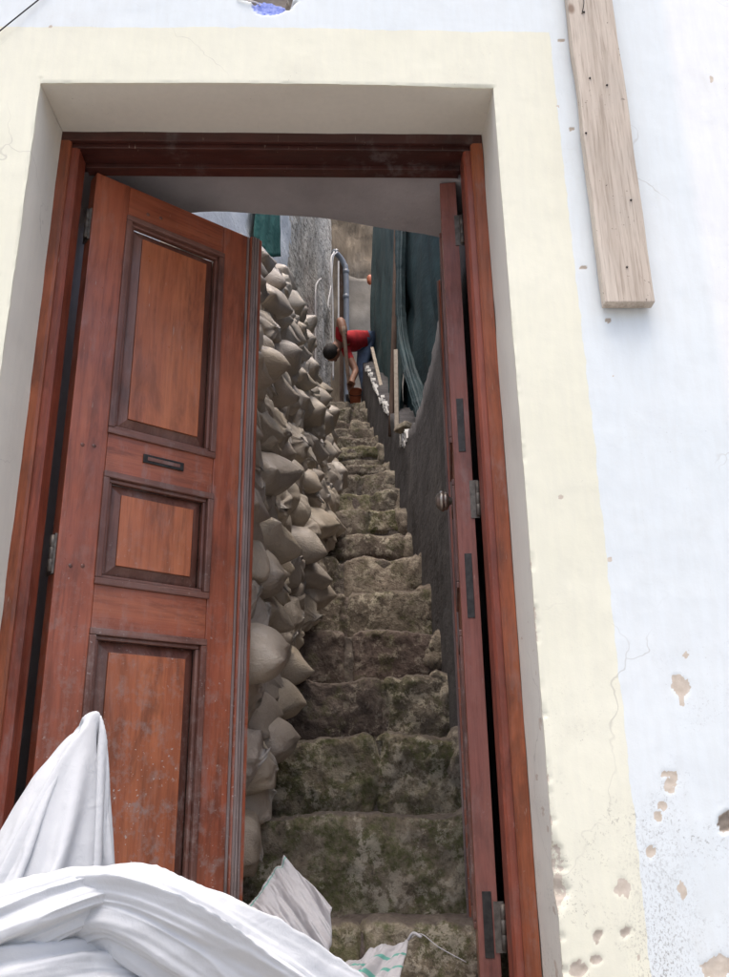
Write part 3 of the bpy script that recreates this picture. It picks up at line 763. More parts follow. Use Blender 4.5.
def hinge(par, x, y, z, world=False):
    h = lathe('hinge', [(.0001, -.045), (.0065, -.045), (.0065, -.016), (.0055, -.015), (.0055, -.014), (.0065, -.013), (.0065, .013), (.0055, .014), (.0055, .015), (.0065, .016), (.0065, .045), (.0001, .045)], (x, y, z), (0, 0, 1), M['steel'], par, world, 12)
    return h
for z in (1.5, .56, -.34):
    hinge(leaf, -.009, .012, z); box('hinge_plate', (-.006, -.0004), (.006, .04), (z-.05, z+.05), M['steel'], leaf, False)

# right leaf, opened right back: its hinge edge faces the street
leafr = build_leaf('door_leaf', (.478, .322, 0), R(82.9), 'narrow-looking wooden door leaf swung fully open, faded edge and round brass knob showing', True)
edge = box('edge_strip', (-.0035, -.0003), (-.0455, -.0004), (LAND+.04, 1.664), M['wood_pale'], leafr, False, .001)
for z0, z1, xw in ((.83, .98, .012), (.40, .56, .012), (-.33, -.2, .014)):
    box('lock_plate', (-.0052, -.0036), (-.022-xw/2-.004, -.022+xw/2+.002), (z0, z1), M['iron'], leafr, False, .0008)
for z in (1.5, .70, -.27):
    hinge(leafr, -.008, -.056, z); box('hinge_plate', (-.0058, -.0036), (-.058, -.036), (z-.05, z+.05), M['steel'], leafr, False)
kn = lathe('knob', [(.0001, .052), (.010, .052), (.017, .049), (.021, .046), (.0225, .042), (.027, .040), (.0285, .035), (.027, .030), (.024, .028), (.0255, .025), (.022, .019), (.012, .015), (.0085, .010), (.009, .0)], (.128, 0, .742), (0, 1, 0), M['brass'], leafr, False, 28)
lathe('rose', [(.0001, .004), (.014, .004), (.017, .0005)], (.128, .0002, .742), (0, 1, 0), M['brass'], kn, False, 20)

# ------------------------------------------------------------------ plank nailed to the wall
pk = empty('wooden_plank', (.85, -.022, 1.058), label='weathered pale pine plank fixed upright to the white wall', cat='plank')
bm = bmesh.new(); bm_box(bm, (.8505, -.0215, 2.05), (.119, .029, 1.985))
bmesh.ops.subdivide_edges(bm, edges=[e for e in bm.edges if abs(e.verts[0].co.z-e.verts[1].co.z) > 1], cuts=40)
for v_ in bm.verts:
    q = np.array([[v_.co.x*4, v_.co.y, v_.co.z]]); v_.co.x += .0022*float(fbm(q, 6, 3, 3)[0]); v_.co.y += .001*float(fbm(q, 5, 2, 8)[0])
finish('board', bm, M['plank'], pk, bevel=.0022, smooth=False)
for x_, y_ in ((584, 12), (607, 85), (586, 133), (627, 267), (631, 200), (590, 78)):
    p = px(x_, y_, -.037); lathe('nail', [(.0001, .0018), (.0026, .0015), (.003, -.002)], p, (0, -1, 0), M['iron'] if x_ != 627 else M['steel'], pk, True, 8)
p0, p1 = px(583, -4, -.045), px(582, 14, -.036)
tube('bent_nail', [p0, (p0+p1)/2+np.array([.002, -.006, 0]), p1], .0013, M['iron'], pk, n=6)

# thin cable at the upper left and wire ends at the hole
a, b = px(-14, 42, -.006), px(46, -6, -.006)
meta(tube('wall_cable', [a, (a+b)/2+np.array([0, -.003, -.004]), b, b+np.array([.09, 0, .10])], .0018, M['cable'], n=6), 'thin dark cable slanting across the white wall above the cream border', 'cable')
a = px(258, 6, .004)
meta(tube('wire_end', [a+np.array([-.055, -.012, .012]), a+np.array([-.02, -.014, .002]), a+np.array([.0, .0, .008]), a+np.array([.012, .028, .014])], .0022, M['pvc_white'], n=6), 'short pale wire end poking out of the blue-painted hole', 'wire')

# ------------------------------------------------------------------ sacks
def sack_mesh(i):
    rs = np.random.default_rng(40+i)
    nu, nv = 40, 34
    L, Wd, H = .31*rs.uniform(.92, 1.08), .104*rs.uniform(.94, 1.1), .086*rs.uniform(.94, 1.1)
    v = np.linspace(0, 1, nv); th = np.linspace(0, 2*math.pi, nu, endpoint=False)
    neck = .90+.03*rs.random()
    wv = np.interp(v, [0, .05, .18, .45, .66, neck-.09, neck, neck+.05, 1.0], [.74, .94, 1.04, 1.08, 1.06, .82, .26, .26, .34])
    hv = np.interp(v, [0, .05, .18, .45, .66, neck-.09, neck, neck+.05, 1.0], [.16, .62, .97, 1.06, 1.06, .84, .32, .24, .13])
    ker = np.array([.25, .5, .25]); wv[1:-1] = np.convolve(wv, ker, 'same')[1:-1]; hv[1:-1] = np.convolve(hv, ker, 'same')[1:-1]
    TH, VV = np.meshgrid(th, v, indexing='ij'); TH = TH.ravel(); VV = VV.ravel()
    W_ = np.interp(VV, v, wv)*Wd; Hh = np.interp(VV, v, hv)*H
    c, s_ = np.cos(TH), np.sin(TH)
    ex = .82
    yv = np.sign(c)*np.abs(c)**ex*W_; zv = np.sign(s_)*np.abs(s_)**ex*Hh
    pl = np.exp(-((VV-neck)/.17)**2)            # gathers around the neck
    k = 7+i % 4
    rad = 1+.22*pl*np.cos(k*TH+1.7*np.sin(3*TH)+i)+.10*pl*np.cos((2*k+1)*TH+i*2)
    ear = np.exp(-(VV/.10)**2)*np.abs(c)**6     # bottom corners pulled out
    yv = yv*rad*(1+.10*ear); zv = zv*rad
    tuft = np.clip((VV-neck)/.06, 0, 1)
    zv += tuft*.008*np.sin(3*TH+i)
    x = (VV-.5)*L-.012*ear+tuft*.006*np.sin(3*TH+i)
    x = np.where(VV > .76, (.26+(VV-.76)*.55)*L, x)
    P = np.stack([x, yv, zv], 1)
    nrm = P*np.array([.3, 1, 1.3]); nrm /= np.linalg.norm(nrm, axis=1)[:, None]+1e-6
    P += nrm*(.015*fbm(P+i*3.1, 6, 2, i)+.0038*ridged(P+i, 9, 2, i+9)*(1-tuft))[:, None]
    P[:, 2] = np.where(P[:, 2] < 0, P[:, 2]*.82, P[:, 2])
    # bend: the neck droops or lifts
    t = np.clip(VV-.62, 0, 1); P[:, 2] += (t*t)*rs.uniform(-.25, .5); P[:, 1] += t*t*rs.uniform(-.4, .4)
    P[:, 2] += -.06*(VV-.4)**2
    F = gridf(nu, nv, True); F.append(tuple(k_*nv for k_ in range(nu))[::-1]); F.append(tuple(k_*nv+nv-1 for k_ in range(nu)))
    me = bpy.data.meshes.new('sandbag'); me.from_pydata(P.tolist(), [], F)
    at = me.attributes.new('tuft', 'FLOAT', 'POINT'); at.data.foreach_set('value', (tuft*.5).astype(np.float32))
    me.materials.append(M['sack']); me.polygons.foreach_set('use_smooth', [True]*len(me.polygons)); me.update()
    return me
SM = [sack_mesh(i) for i in range(12)]
FACE = [(.55, .00), (.85, .00), (1.07, .0), (1.45, .03), (1.67, .06), (2.06, .10), (2.41, .14), (3.0, .20), (3.77, .22), (4.8, .16), (6.2, .12)]
def face_x(Y): return float(np.interp(Y, [a for a, b in FACE], [b for a, b in FACE]))
PILE_H = [(.6, 1.95), (1.0, 1.98), (1.6, 1.90), (2.7, 1.68), (3.6, 1.42), (4.0, 1.28), (4.5, .95), (5.0, .62), (5.5, .32), (5.9, .1)]
def pile_h(Y): return float(np.interp(Y, [a for a, b in PILE_H], [b for a, b in PILE_H]))
rs = random.Random(11)
GRP = 'sandbags piled along the stairs'
ORD = ('first second third fourth fifth sixth seventh eighth ninth tenth eleventh twelfth thirteenth fourteenth fifteenth sixteenth seventeenth').split()
def sack_label(Y, h, ph, c):
    st_ = ORD[max(0, min(16, int((Y-y_n(-1))/STEP_T)))]
    if c == 0: return f'beige plastic sandbag at the foot of the pile, resting on the {st_} stair up'
    if h+CH > ph: return f'beige plastic sandbag on top of the pile above the {st_} stair up'
    lv = ('low in the pile', 'in the lower middle of the pile', 'in the upper middle of the pile', 'just under the top of the pile')[min(3, int(4*h/ph))]
    return f'beige plastic sandbag {lv} beside the {st_} stair up'
def sack(p, d, roll, label, scale=1.):
    o = bpy.data.objects.new('sandbag', rs.choice(SM)); COL.objects.link(o)
    x = Vector(d).normalized(); zz = Vector((0, 0, 1)); y = zz.cross(x).normalized(); zz = x.cross(y)
    Mx = Matrix((x, y, zz)).transposed() @ Matrix.Rotation(roll, 3, 'X')
    o.rotation_euler = Mx.to_euler(); o.location = p; o.scale = (scale, scale, scale)
    return meta(o, label, 'sandbag', GRP)
CH = .122
nsack = 0
for c in range(17):
    Y = .80+(c % 2)*.10+rs.uniform(-.03, .03)
    while Y < 5.9:
        h = (c+.5)*CH; ph = pile_h(Y)
        if h > ph: Y += .23; continue
        lean = h*float(np.interp(Y, [1., 4.], [.06, .24]))
        fx = face_x(Y)-lean+rs.uniform(-.035, .035)
        d = Vector((1, rs.uniform(-.75, .35), rs.uniform(-.35, .35)))
        u_ = rs.random()
        if u_ < .30: d = Vector((-1, rs.uniform(-.4, .5), rs.uniform(-.25, .2)))
        elif u_ < .45: d = Vector((rs.uniform(-.1, .6), -1, rs.uniform(-.2, .6)))
        if Y < 1.15: d.y = abs(d.y)*.5
        z = z_st(Y)+h+rs.uniform(-.022, .022)+.02
        sc = rs.uniform(.9, 1.08)
        sack((fx-.135, Y+rs.uniform(-.02, .02), z), d, rs.uniform(-.5, .5), sack_label(Y, h, ph, c), sc); nsack += 1
        Y += rs.uniform(.185, .225)
# second row behind, where the top of the pile shows
for Y in np.arange(1.2, 4.2, .26):
    ph = pile_h(Y)
    for k in range(2):
        sack((max(lwall_x(Y)+.2, face_x(Y)-.12-.36)+rs.uniform(-.03, .03), Y, z_st(Y)+ph-.06-k*CH+rs.uniform(-.03, .03)), (rs.uniform(-.3, 1), rs.uniform(-1, 1), rs.uniform(-.2, .5)), rs.uniform(-.4, .4),
             f'beige plastic sandbag against the rubble wall, behind the pile top above the {ORD[max(0, min(16, int((Y-y_n(-1))/STEP_T)))]} stair up'); nsack += 1
print('sacks', nsack)

# ------------------------------------------------------------------ white cloth heap and woven bags at the door
def sweep_cloth(name, pts, wid, thk, folds, amp, mat, parent, seed, n=120, res=110, twist=0., crumple=.012, tip=None, flat_rot=0.):
    path = catmull(pts, res); T, N, B = frames(path)
    s = np.linspace(0, 1, res); w_ = np.interp(s, np.linspace(0, 1, len(wid)), wid); t_ = np.interp(s, np.linspace(0, 1, len(thk)), thk)
    th = np.linspace(0, 2*math.pi, n, endpoint=False)
    TH, SS = np.meshgrid(th, s, indexing='ij'); TH = TH.ravel(); SS = SS.ravel()
    idx = np.tile(np.arange(res), n)
    q = np.stack([np.cos(TH)*1.3, np.sin(TH)*1.3, SS*1.6+seed*5.], 1)
    warp = 1.1*fbm(q, 1.1, 3, seed)
    r_ = np.ones_like(TH)
    for (k, a, ph, sh) in folds:
        a_ = k*TH+ph+twist*SS*2*math.pi+warp*sh
        fold = 1-2*np.abs(np.sin(a_/2))**.75      # sharp ridges, broad valleys
        mod = .12+.88*np.clip(.5+.9*vn(np.stack([np.cos(TH)*1.6+k, np.sin(TH)*1.6, SS*2.2+seed], 1), 1, seed+k), 0, 1)
        r_ += amp*a*fold*mod
    ca, sa = math.cos(flat_rot), math.sin(flat_rot)
    a0, b0 = np.cos(TH)*w_[idx]*r_, np.sin(TH)*t_[idx]*r_
    P = path[idx]+B[idx]*(a0*ca-b0*sa)[:, None]+N[idx]*(a0*sa+b0*ca)[:, None]
    nr = P-path[idx]; nr /= np.linalg.norm(nr, axis=1)[:, None]+1e-6
    st = P.copy()
    along = np.stack([np.cos(TH)*2.2, np.sin(TH)*2.2, SS*.9+seed], 1)
    P += nr*(crumple*1.8*ridged(along, 1.25, 2, seed+3)+crumple*ridged(P, 7, 3, seed+7)+crumple*.35*fbm(P, 30, 3, seed+9))[:, None]
    F = gridf(n, res, True)
    if np.min(w_[[0, -1]]) > .004:
        F.append(tuple(k*res for k in range(n))[::-1]); F.append(tuple(k*res+res-1 for k in range(n)))
    return mesh(name, P, F, mat, parent)
def sim_sheet(name, nx, ny, place, colliders, frames_, shrink, parent, mat, seed, pin=None, bend=.4, mass=.12, sub=1, stiff=12., drag=2.):
    """drop a sheet onto the given collider meshes with the cloth solver and keep the settled shape"""
    cols = []
    for v, f in colliders:
        me = bpy.data.meshes.new('collider'); me.from_pydata([tuple(map(float, a)) for a in v], [], f); me.update()
        o = bpy.data.objects.new('collider', me); COL.objects.link(o); o.modifiers.new('c', 'COLLISION')
        o.collision.thickness_outer = .006; o.collision.cloth_friction = 12.; cols.append(o)
    U, V_ = np.meshgrid(np.linspace(0, 1, nx), np.linspace(0, 1, ny), indexing='ij'); U, V_ = U.ravel(), V_.ravel()
    P = place(U, V_)
    q = np.stack([U*3, V_*3, U*0+seed], 1)
    P[:, 2] += .03*fbm(q, 1.6, 3, seed)*(0 if pin is not None else 1)
    me = bpy.data.meshes.new(name); me.from_pydata(P.tolist(), [], gridf(nx, ny)); me.update()
    o = bpy.data.objects.new(name, me); COL.objects.link(o)
    if pin is not None:
        vg = o.vertex_groups.new(name='pin'); ids = [int(i) for i in np.nonzero(pin(U, V_))[0]]; vg.add(ids, 1., 'REPLACE')
    cm = o.modifiers.new('cloth', 'CLOTH'); st = cm.settings
    st.quality = 5; st.mass = mass; st.air_damping = drag
    st.tension_stiffness = stiff; st.compression_stiffness = stiff; st.shear_stiffness = stiff*.4; st.bending_stiffness = bend
    st.tension_damping = 6; st.compression_damping = 6; st.shear_damping = 5; st.bending_damping = .5
    st.shrink_min = -shrink; st.shrink_max = -shrink
    if pin is not None: st.vertex_group_mass = 'pin'; st.pin_stiffness = 2.
    cs = cm.collision_settings; cs.collision_quality = 2; cs.distance_min = .005; cs.use_self_collision = False; cs.self_distance_min = .004
    cm.point_cache.frame_start = 1; cm.point_cache.frame_end = frames_+1
    S.frame_start = 1; S.frame_end = frames_+1
    for f in range(1, frames_+1): S.frame_set(f)
    dg = bpy.context.evaluated_depsgraph_get(); ev = o.evaluated_get(dg)
    pts = np.array([v.co[:] for v in ev.to_mesh().vertices])
    bpy.data.objects.remove(o)
    for c in cols: bpy.data.objects.remove(c)
    S.frame_set(1)
    r = mesh(name, pts, gridf(nx, ny), mat, parent)
    if sub:
        m_ = r.modifiers.new('smooth', 'SUBSURF'); m_.levels = sub; m_.render_levels = sub
    t_ = r.modifiers.new('thickness', 'SOLIDIFY'); t_.thickness = .0015
    return r
def log_mesh(pts, rad, n=14, res=24):
    path = catmull(pts, res); T, N, B = frames(path); rr = np.interp(np.linspace(0, 1, res), np.linspace(0, 1, len(rad)), rad)
    v = np.concatenate([path+rr[:, None]*(N*math.cos(2*math.pi*k/n)+B*math.sin(2*math.pi*k/n)) for k in range(n)])
    f = gridf(n, res, True); f.append(tuple(k*res for k in range(n))[::-1]); f.append(tuple(k*res+res-1 for k in range(n)))
    return v, f
STOOP = LAND-.012
floor_c = ([(-1.6, -1.0, STOOP), (1.2, -1.0, STOOP), (1.2, .25, STOOP), (-1.6, .25, STOOP)], [(0, 1, 2, 3)])
wt = empty('white_sheet', (-.25, -.15, STOOP), label='crumpled white woven sheeting heaped in front of the half-open door leaf', cat='sheeting')
pk_ = px(90, 713, -.06)
peak_c = log_mesh([(-.36, -.07, STOOP), (-.35, -.07, -.2), (-.325, -.065, .0), (pk_[0]-.03, -.06, .06), (pk_[0]-.02, -.06, .10)], [.14, .10, .055, .03, .012])
SWP = [(-200, 1010, -.2), (-110, 985, -.22), (-40, 960, -.24), (30, 928, -.26), (100, 905, -.26), (170, 925, -.25), (245, 968, -.22), (330, 1020, -.18), (430, 1085, -.13)]
swath_c = log_mesh([px(a, b+48, c) for a, b, c in SWP], [.07, .085, .09, .085, .08, .09, .09, .08, .05])
def place1(U, V_):
    a = R(28); x, y = (U-.46)*.86, (V_-.55)*.80
    r_ = np.hypot(x, y)
    return np.stack([pk_[0]+x*math.cos(a)-y*math.sin(a), -.06+(x*math.sin(a)+y*math.cos(a))*.8, pk_[2]+.004-.35*np.maximum(r_-.02, 0)-.9*np.maximum(0, .0-x)*(r_ < .035)], 1)
sim_sheet('hanging_fold', 74, 70, place1, [floor_c, peak_c, swath_c], 44, .05, wt, M['sheet'], 3, pin=lambda U, V_: np.hypot((U-.46)*.86/1.5, (V_-.55)*.80) < .017)
def band(name, pts, wid, thk, folds, amp, seed, tw, fr):
    return sweep_cloth(name, [px(*q_) for q_ in pts], wid, thk, folds, amp, M['sheet'], wt, seed, 260, 200, tw, .0028, flat_rot=fr)
FO = [(2, .7, .4, .9), (4, 1.3, 1., 2.0), (7, .55, .6, 3.0)]
band('crossing_fold', [(-190, 985, -.24), (-110, 968, -.26), (-30, 946, -.28), (45, 918, -.28), (100, 901, -.25), (150, 912, -.18), (190, 945, -.12), (215, 990, -.08)], [.085, .085, .08, .072, .06, .06, .06, .05], [.07, .07, .065, .055, .045, .045, .05, .04], FO, .17, 8, .22, .4)
band('trailing_fold', [(40, 965, -.20), (80, 925, -.24), (120, 908, -.27), (190, 938, -.27), (265, 985, -.23), (345, 1040, -.18), (430, 1100, -.12)], [.05, .055, .065, .085, .10, .10, .07], [.04, .045, .052, .065, .075, .07, .05], FO, .17, 13, .25, .75)
band('lower_fold', [(-160, 1040, -.22), (-70, 1012, -.27), (10, 1000, -.30), (80, 990, -.24), (150, 1000, -.2), (240, 1045, -.16)], [.09, .095, .09, .10, .10, .08], [.075, .075, .07, .07, .07, .06], FO, .18, 23, .3, .2)
def woven_bag(name, corners, thick, label, seed, stripes, res=110):
    """a half-empty flat bag: corners = quad of world points (a, b, c, d), bulged and crumpled"""
    a, b, c, d = [np.array(p, float) for p in corners]
    U, V_ = np.meshgrid(np.linspace(0, 1, res), np.linspace(0, 1, res), indexing='ij'); U = U.ravel(); V_ = V_.ravel()
    P = ((a*(1-U)[:, None]+b*U[:, None])*(1-V_)[:, None]+(d*(1-U)[:, None]+c*U[:, None])*V_[:, None])
    nr = np.cross(b-a, d-a); nr /= np.linalg.norm(nr)
    e = (np.clip(4*U*(1-U), 0, 1)*np.clip(4*V_*(1-V_), 0, 1))**.6
    fq = np.stack([U*1.1+V_*.5, V_*4.5-U*1.2, U*0+seed], 1)
    cr = .011*ridged(fq, 1.2, 3, seed)+.003*ridged(P, 15, 2, seed+4)+.02*fbm(P, 4, 2, seed+8)
    A_ = P+nr*(thick*e+cr)[:, None]; B_ = P+nr*(-thick*.55*e+cr-.002)[:, None]
    V2 = np.concatenate([A_, B_]); F = gridf(res, res)+gridf(res, res, base=res*res, flip=True)
    edge_ = [k for k in range(res)]+[k*res+res-1 for k in range(1, res)]+[(res-1)*res+k for k in range(res-2, -1, -1)]+[k*res for k in range(res-2, 0, -1)]
    o_ = res*res
    for i in range(len(edge_)):
        p_, q_ = edge_[i], edge_[(i+1) % len(edge_)]; F.append((p_, q_, o_+q_, o_+p_))
    me = bpy.data.meshes.new(name); me.from_pydata(V2.tolist(), [], F)
    stv = np.zeros(len(U))
    for s0, wd in stripes: stv = np.maximum(stv, (np.abs(U-s0) < wd)*1.)
    at = me.attributes.new('stripe', 'FLOAT', 'POINT'); at.data.foreach_set('value', np.concatenate([stv, stv]).astype(np.float32))
    bm = bmesh.new(); bm.from_mesh(me); bmesh.ops.recalc_face_normals(bm, faces=bm.faces); bm.to_mesh(me); bm.free()
    o = link(name, me, M['bag'])
    return meta(o, label, 'bag')
woven_bag('woven_bag', [px(282, 850, .62), px(331, 905, .44), px(325, 1010, .36), px(228, 920, .50)], .055, 'white woven bag with a thin green stripe slumped at the foot of the sack pile', 5, [(.05, .012)])
bg2 = woven_bag('woven_bag', [px(408, 936, .50), px(398, 990, .36), px(250, 1030, .26), px(318, 962, .50)], .03, 'white woven bag with two green stripes, its frayed corner on the landing', 9, [(.30, .028), (.58, .028)])
p = px(408, 940, .48)
tube('loose_thread', [p, p+np.array([.03, .0, .012]), p+np.array([.07, -.01, -.015]), p+np.array([.13, -.02, -.045])], .0012, M['bag'], bg2, n=5)
tube('loose_thread', [p, p+np.array([.012, -.01, .015]), p+np.array([.03, -.02, .008])], .0035, M['bag'], bg2, n=5)

# ------------------------------------------------------------------ shade netting, posts and battens beyond the right wall
def net(name, top, bot, n, mat, label, seed, amp=.05, freq=14, grp=None, sag=.06):
    """a hung sheet between a top and a bottom polyline (world points) with vertical pleats"""
    A_, B_ = catmull(top, n), catmull(bot, n); mv = 40
    d = np.gradient(A_, axis=0); nr = np.stack([d[:, 1], -d[:, 0], d[:, 0]*0], 1); nr /= np.linalg.norm(nr, axis=1)[:, None]
    V_ = []
    t = np.linspace(0, 1, mv)
    for i in range(n):
        q = np.stack([np.full(mv, i/n*freq), t*1.4, np.full(mv, seed)], 1)
        pl = amp*(1-1.6*np.abs(vn(q, 1, seed)))+amp*.5*ridged(q, 2.2, 2, seed+3)
        P = A_[i]*(1-t)[:, None]+B_[i]*t[:, None]+nr[i]*(pl*(.35+.65*t))[:, None]
        V_.append(P)
    V_ = np.concatenate(V_)
    o = mesh(name, V_, gridf(n, mv), mat)
    s = o.modifiers.new('thickness', 'SOLIDIFY'); s.thickness = .003
    return meta(o, label, 'netting', grp)
NG = 'green netting along the rendered wall'
net('shade_net', [(.70, 4.25, 4.95), (.66, 5.2, 5.7), (.60, 6.3, 6.55), (.60, 7.45, 7.4)], [(.64, 4.25, 2.55), (.60, 5.2, 3.2), (.56, 6.3, 3.9), (.58, 7.3, 4.5)], 90, M['net_light'],
    'faded blue-green shade net hanging behind the brown post beside the worker', 4, .06, 8)
net('shade_net', [(.98, 1.0, 2.5), (.88, 2.2, 3.3), (.80, 3.3, 4.15), (.74, 4.4, 5.0), (.74, 5.2, 5.6)], [(1.02, 1.0, 1.2), (.92, 2.2, 1.3), (.84, 3.3, 1.75), (.76, 4.4, 2.4), (.76, 5.2, 3.0)], 110, M['net'],
    'dark green shade net hung in pleats over the dip of the rendered wall', 9, .10, 11)
gb = sweep_cloth('net_bundle', [px(401, 225, 3.75), px(400, 280, 3.72), px(402, 330, 3.66), px(409, 365, 3.5), px(418, 395, 3.35), px(424, 418, 3.2)], [.035, .022, .03, .036, .04, .03], [.03, .02, .025, .03, .03, .02], [(5, .8, 0., 1.), (9, .5, 1., 1.5)], .25, M['net'], None, 30, 60, 70, .5, .004)
meta(gb, 'gathered green net bundle hanging diagonally down to the broken wall top', 'netting')
pt = tube('timber_post', [px(397, 200, 4.22), px(395, 300, 4.22), px(391, 436, 4.22)], .022, M['post'], n=10); meta(pt, 'rough brown timber post rising between the two green nets', 'post')
def stick(name, a, b, w_, t_, mat, label, cat):
    a, b = Vector(a), Vector(b); d = (b-a); bm = bmesh.new()
    bm_box(bm, (0, 0, 0), (w_, t_, d.length))
    bmesh.ops.transform(bm, matrix=Matrix.Translation((a+b)/2) @ d.to_track_quat('Z', 'Y').to_matrix().to_4x4(), verts=bm.verts)
    return meta(finish(name, bm, mat, bevel=.002), label, cat)
stick('batten', px(396, 350, 3.62), px(397, 432, 3.58), .028, .02, M['batten'], 'short pale wooden batten standing on the lowest part of the broken wall', 'batten')
stick('batten', px(372, 348, 5.95), px(387, 412, 5.0), .03, .02, M['batten'], 'long pale batten leaning against the faded net near the worker', 'batten')
pp = px(404, 428, 3.42)
bm = bmesh.new(); bm_box(bm, tuple(pp+np.array([.02, 0, -.01])), (.12, .14, .04), Euler((.1, .25, .5)).to_matrix()); meta(finish('stone_slab', bm, M['mortar'], bevel=.008), 'small flat stone lying on the lowest part of the broken wall', 'stone')
net('green_tarpaulin', [(-.42, 3.2, 5.0), (-.36, 3.6, 5.15), (-.31, 4.05, 5.3)], [(-.385, 3.2, 3.5), (-.335, 3.6, 3.65), (-.29, 4.05, 3.95)], 40, M['tarp'], 'dark green sheet hanging on the whitewashed wall above the sack pile', 17, .03, 5)

# ------------------------------------------------------------------ pipes and cables at the top of the alley
gp = empty('drain_pipe', tuple(px(346, 352, 8.15)), label='grey plastic downpipe with a bend at its top behind the worker', cat='pipe')
tube('pipe', [px(347, 420, 8.15), px(346.5, 340, 8.15), px(346, 275, 8.15), px(344, 264, 8.15), px(339, 256, 8.12), px(333, 251, 8.05)], .036, M['pvc_grey'], gp, n=16, res=60)
for yy_ in (297, 272): 
    p = px(346, yy_, 8.15); lathe('collar', [(.037, -.03), (.041, -.028), (.041, .028), (.037, .03)], p, (0, 0, 1), M['pvc_grey'], gp, True, 16)
p = px(336, 252, 8.08); lathe('strap', [(.037, -.014), (.042, -.012), (.042, .012), (.037, .014)], p, (1, 0, -.5), M['pvc_white'], gp, True, 14)
def cable(pts, r_, label, name='white_cable', mat='pvc_white'):
    return meta(tube(name, pts, r_, M[mat], n=7), label, 'cable')
yc = 7.6
cable([px(334, 252, 7.9), px(331, 262, yc), px(332.5, 300, yc), px(333, 345, yc), px(333, 380, yc)], .012, 'thin white cable hanging straight down beside the grey downpipe')
cable([px(337, 252, 7.95), px(333, 258, 7.8), px(331, 285, 7.6), px(328, 304, 7.4), px(330, 312, 7.4)], .009, 'slack white cable looping down from the bend of the downpipe')
def lw(y_, x_):
    """on the rubble wall's face: depth where the sight line meets it"""
    for Y in np.arange(2, 9, .01):
        p = px(x_, y_, Y)
        if p[0] <= lwall_x(Y)+.05: return p
    return p
wpz = [lw(281, 321)+np.array([.0, -.05, 0]), lw(283, 317), lw(292, 315.5), lw(330, 315.5), lw(375, 315.5)]
cable(wpz, .010, 'white conduit with a hooked top running down the rubble wall', 'white_conduit')
gpw = stick('white_strip', px(338.5, 262, 8.1), px(338.5, 322, 8.1), .05, .02, M['pvc_white'], 'short peeling white strip fixed between the cables and the downpipe', 'strip')
stick('dark_post', px(341.5, 262, 8.22), px(341.5, 410, 8.22), .06, .05, M['post'], 'narrow dark post standing behind the grey downpipe', 'post')
p = px(370, 280, 8.05)
lathe('orange_float', [(.0001, .075), (.02, .07), (.036, .05), (.042, .015), (.04, -.025), (.03, -.05), (.016, -.065), (.0001, -.07)], p, (0, 0, 1), M['orange'], None, True, 18)
meta(bpy.data.objects['orange_float'], 'small rounded orange object against the concrete wall beside the net', 'float')
bk_ = empty('orange_bucket', (px(355.5, 400, 6.66)[0], 6.66, z_n(16)), label='orange plastic bucket standing behind the shovel handle at the stair top', cat='bucket')
ox, oy, oz = bk_.location
lathe('pail', [(.0001, .004), (.05, .004), (.066, .20), (.071, .202), (.071, .212), (.06, .21), (.045, .012), (.0001, .012)], (ox, oy, oz), (0, 0, 1), M['orange'], bk_, True, 20)
tube('handle', [(ox-.066, oy, oz+.20), (ox-.06, oy-.04, oz+.14), (ox, oy-.075, oz+.11), (ox+.06, oy-.04, oz+.14), (ox+.066, oy, oz+.20)], .004, M['iron'], bk_, n=6)

# ------------------------------------------------------------------ the worker, bent over a shovel at the top of the stairs
def skin(name, joints, edges, mats, parent, sub=2):
    """joints: {name: (pos, radius)}"""
    names = list(joints); ix = {k: i for i, k in enumerate(names)}
    me = bpy.data.meshes.new(name); me.from_pydata([tuple(map(float, joints[k][0])) for k in names], [(ix[a], ix[b]) for a, b in edges], [])
    o = bpy.data.objects.new(name, me); COL.objects.link(o)
    sk = o.modifiers.new('skin', 'SKIN'); sk.use_smooth_shade = True
    for i, k in enumerate(names):
        d = me.skin_vertices[0].data[i]; r_ = joints[k][1]; d.radius = r_ if hasattr(r_, '__len__') else (r_, r_)
        d.use_root = (i == 0)
    sb = o.modifiers.new('sub', 'SUBSURF'); sb.levels = sub; sb.render_levels = sub
    dg = bpy.context.evaluated_depsgraph_get(); ev = o.evaluated_get(dg)
    m2 = bpy.data.meshes.new_from_object(ev); bpy.data.objects.remove(o); m2.name = name
    return m2
ZF = z_n(16)+.002
hipc = px(368, 338, 6.95); neck = px(339.5, 343, 6.52); head = px(331.5, 353, 6.43)
chest = px(349, 342, 6.62); spine = px(359, 339, 6.78)
shN = px(340, 335, 6.42); elN = px(340.5, 318.5, 6.36); haN = px(345, 338, 6.33)
shF = px(345, 349, 6.60); elF = px(356, 371, 6.55); haF = px(348.5, 388.5, 6.38)
J = {'pelvis': (hipc, .125), 'spine': (spine, .132), 'chest': (chest, .145), 'neckb': (px(343, 342, 6.55), .085), 'neck': (neck, .055), 'skull': (px(334, 350, 6.46), .07), 'crown': (px(329.5, 354, 6.41), .062),
     'shN': (shN, .062), 'upN': ((shN+elN)/2, .05), 'elN': (elN, .05), 'foN': ((elN*.55+haN*.45), .05), 'haN': (haN+np.array([0, .0, .02]), .038),
     'shF': (shF, .058), 'upF': ((shF+elF)/2, .045), 'elF': (elF, .038), 'foF': ((elF+haF)/2, .034), 'haF': (haF+np.array([.02, .0, .02]), .036)}
hx = hipc
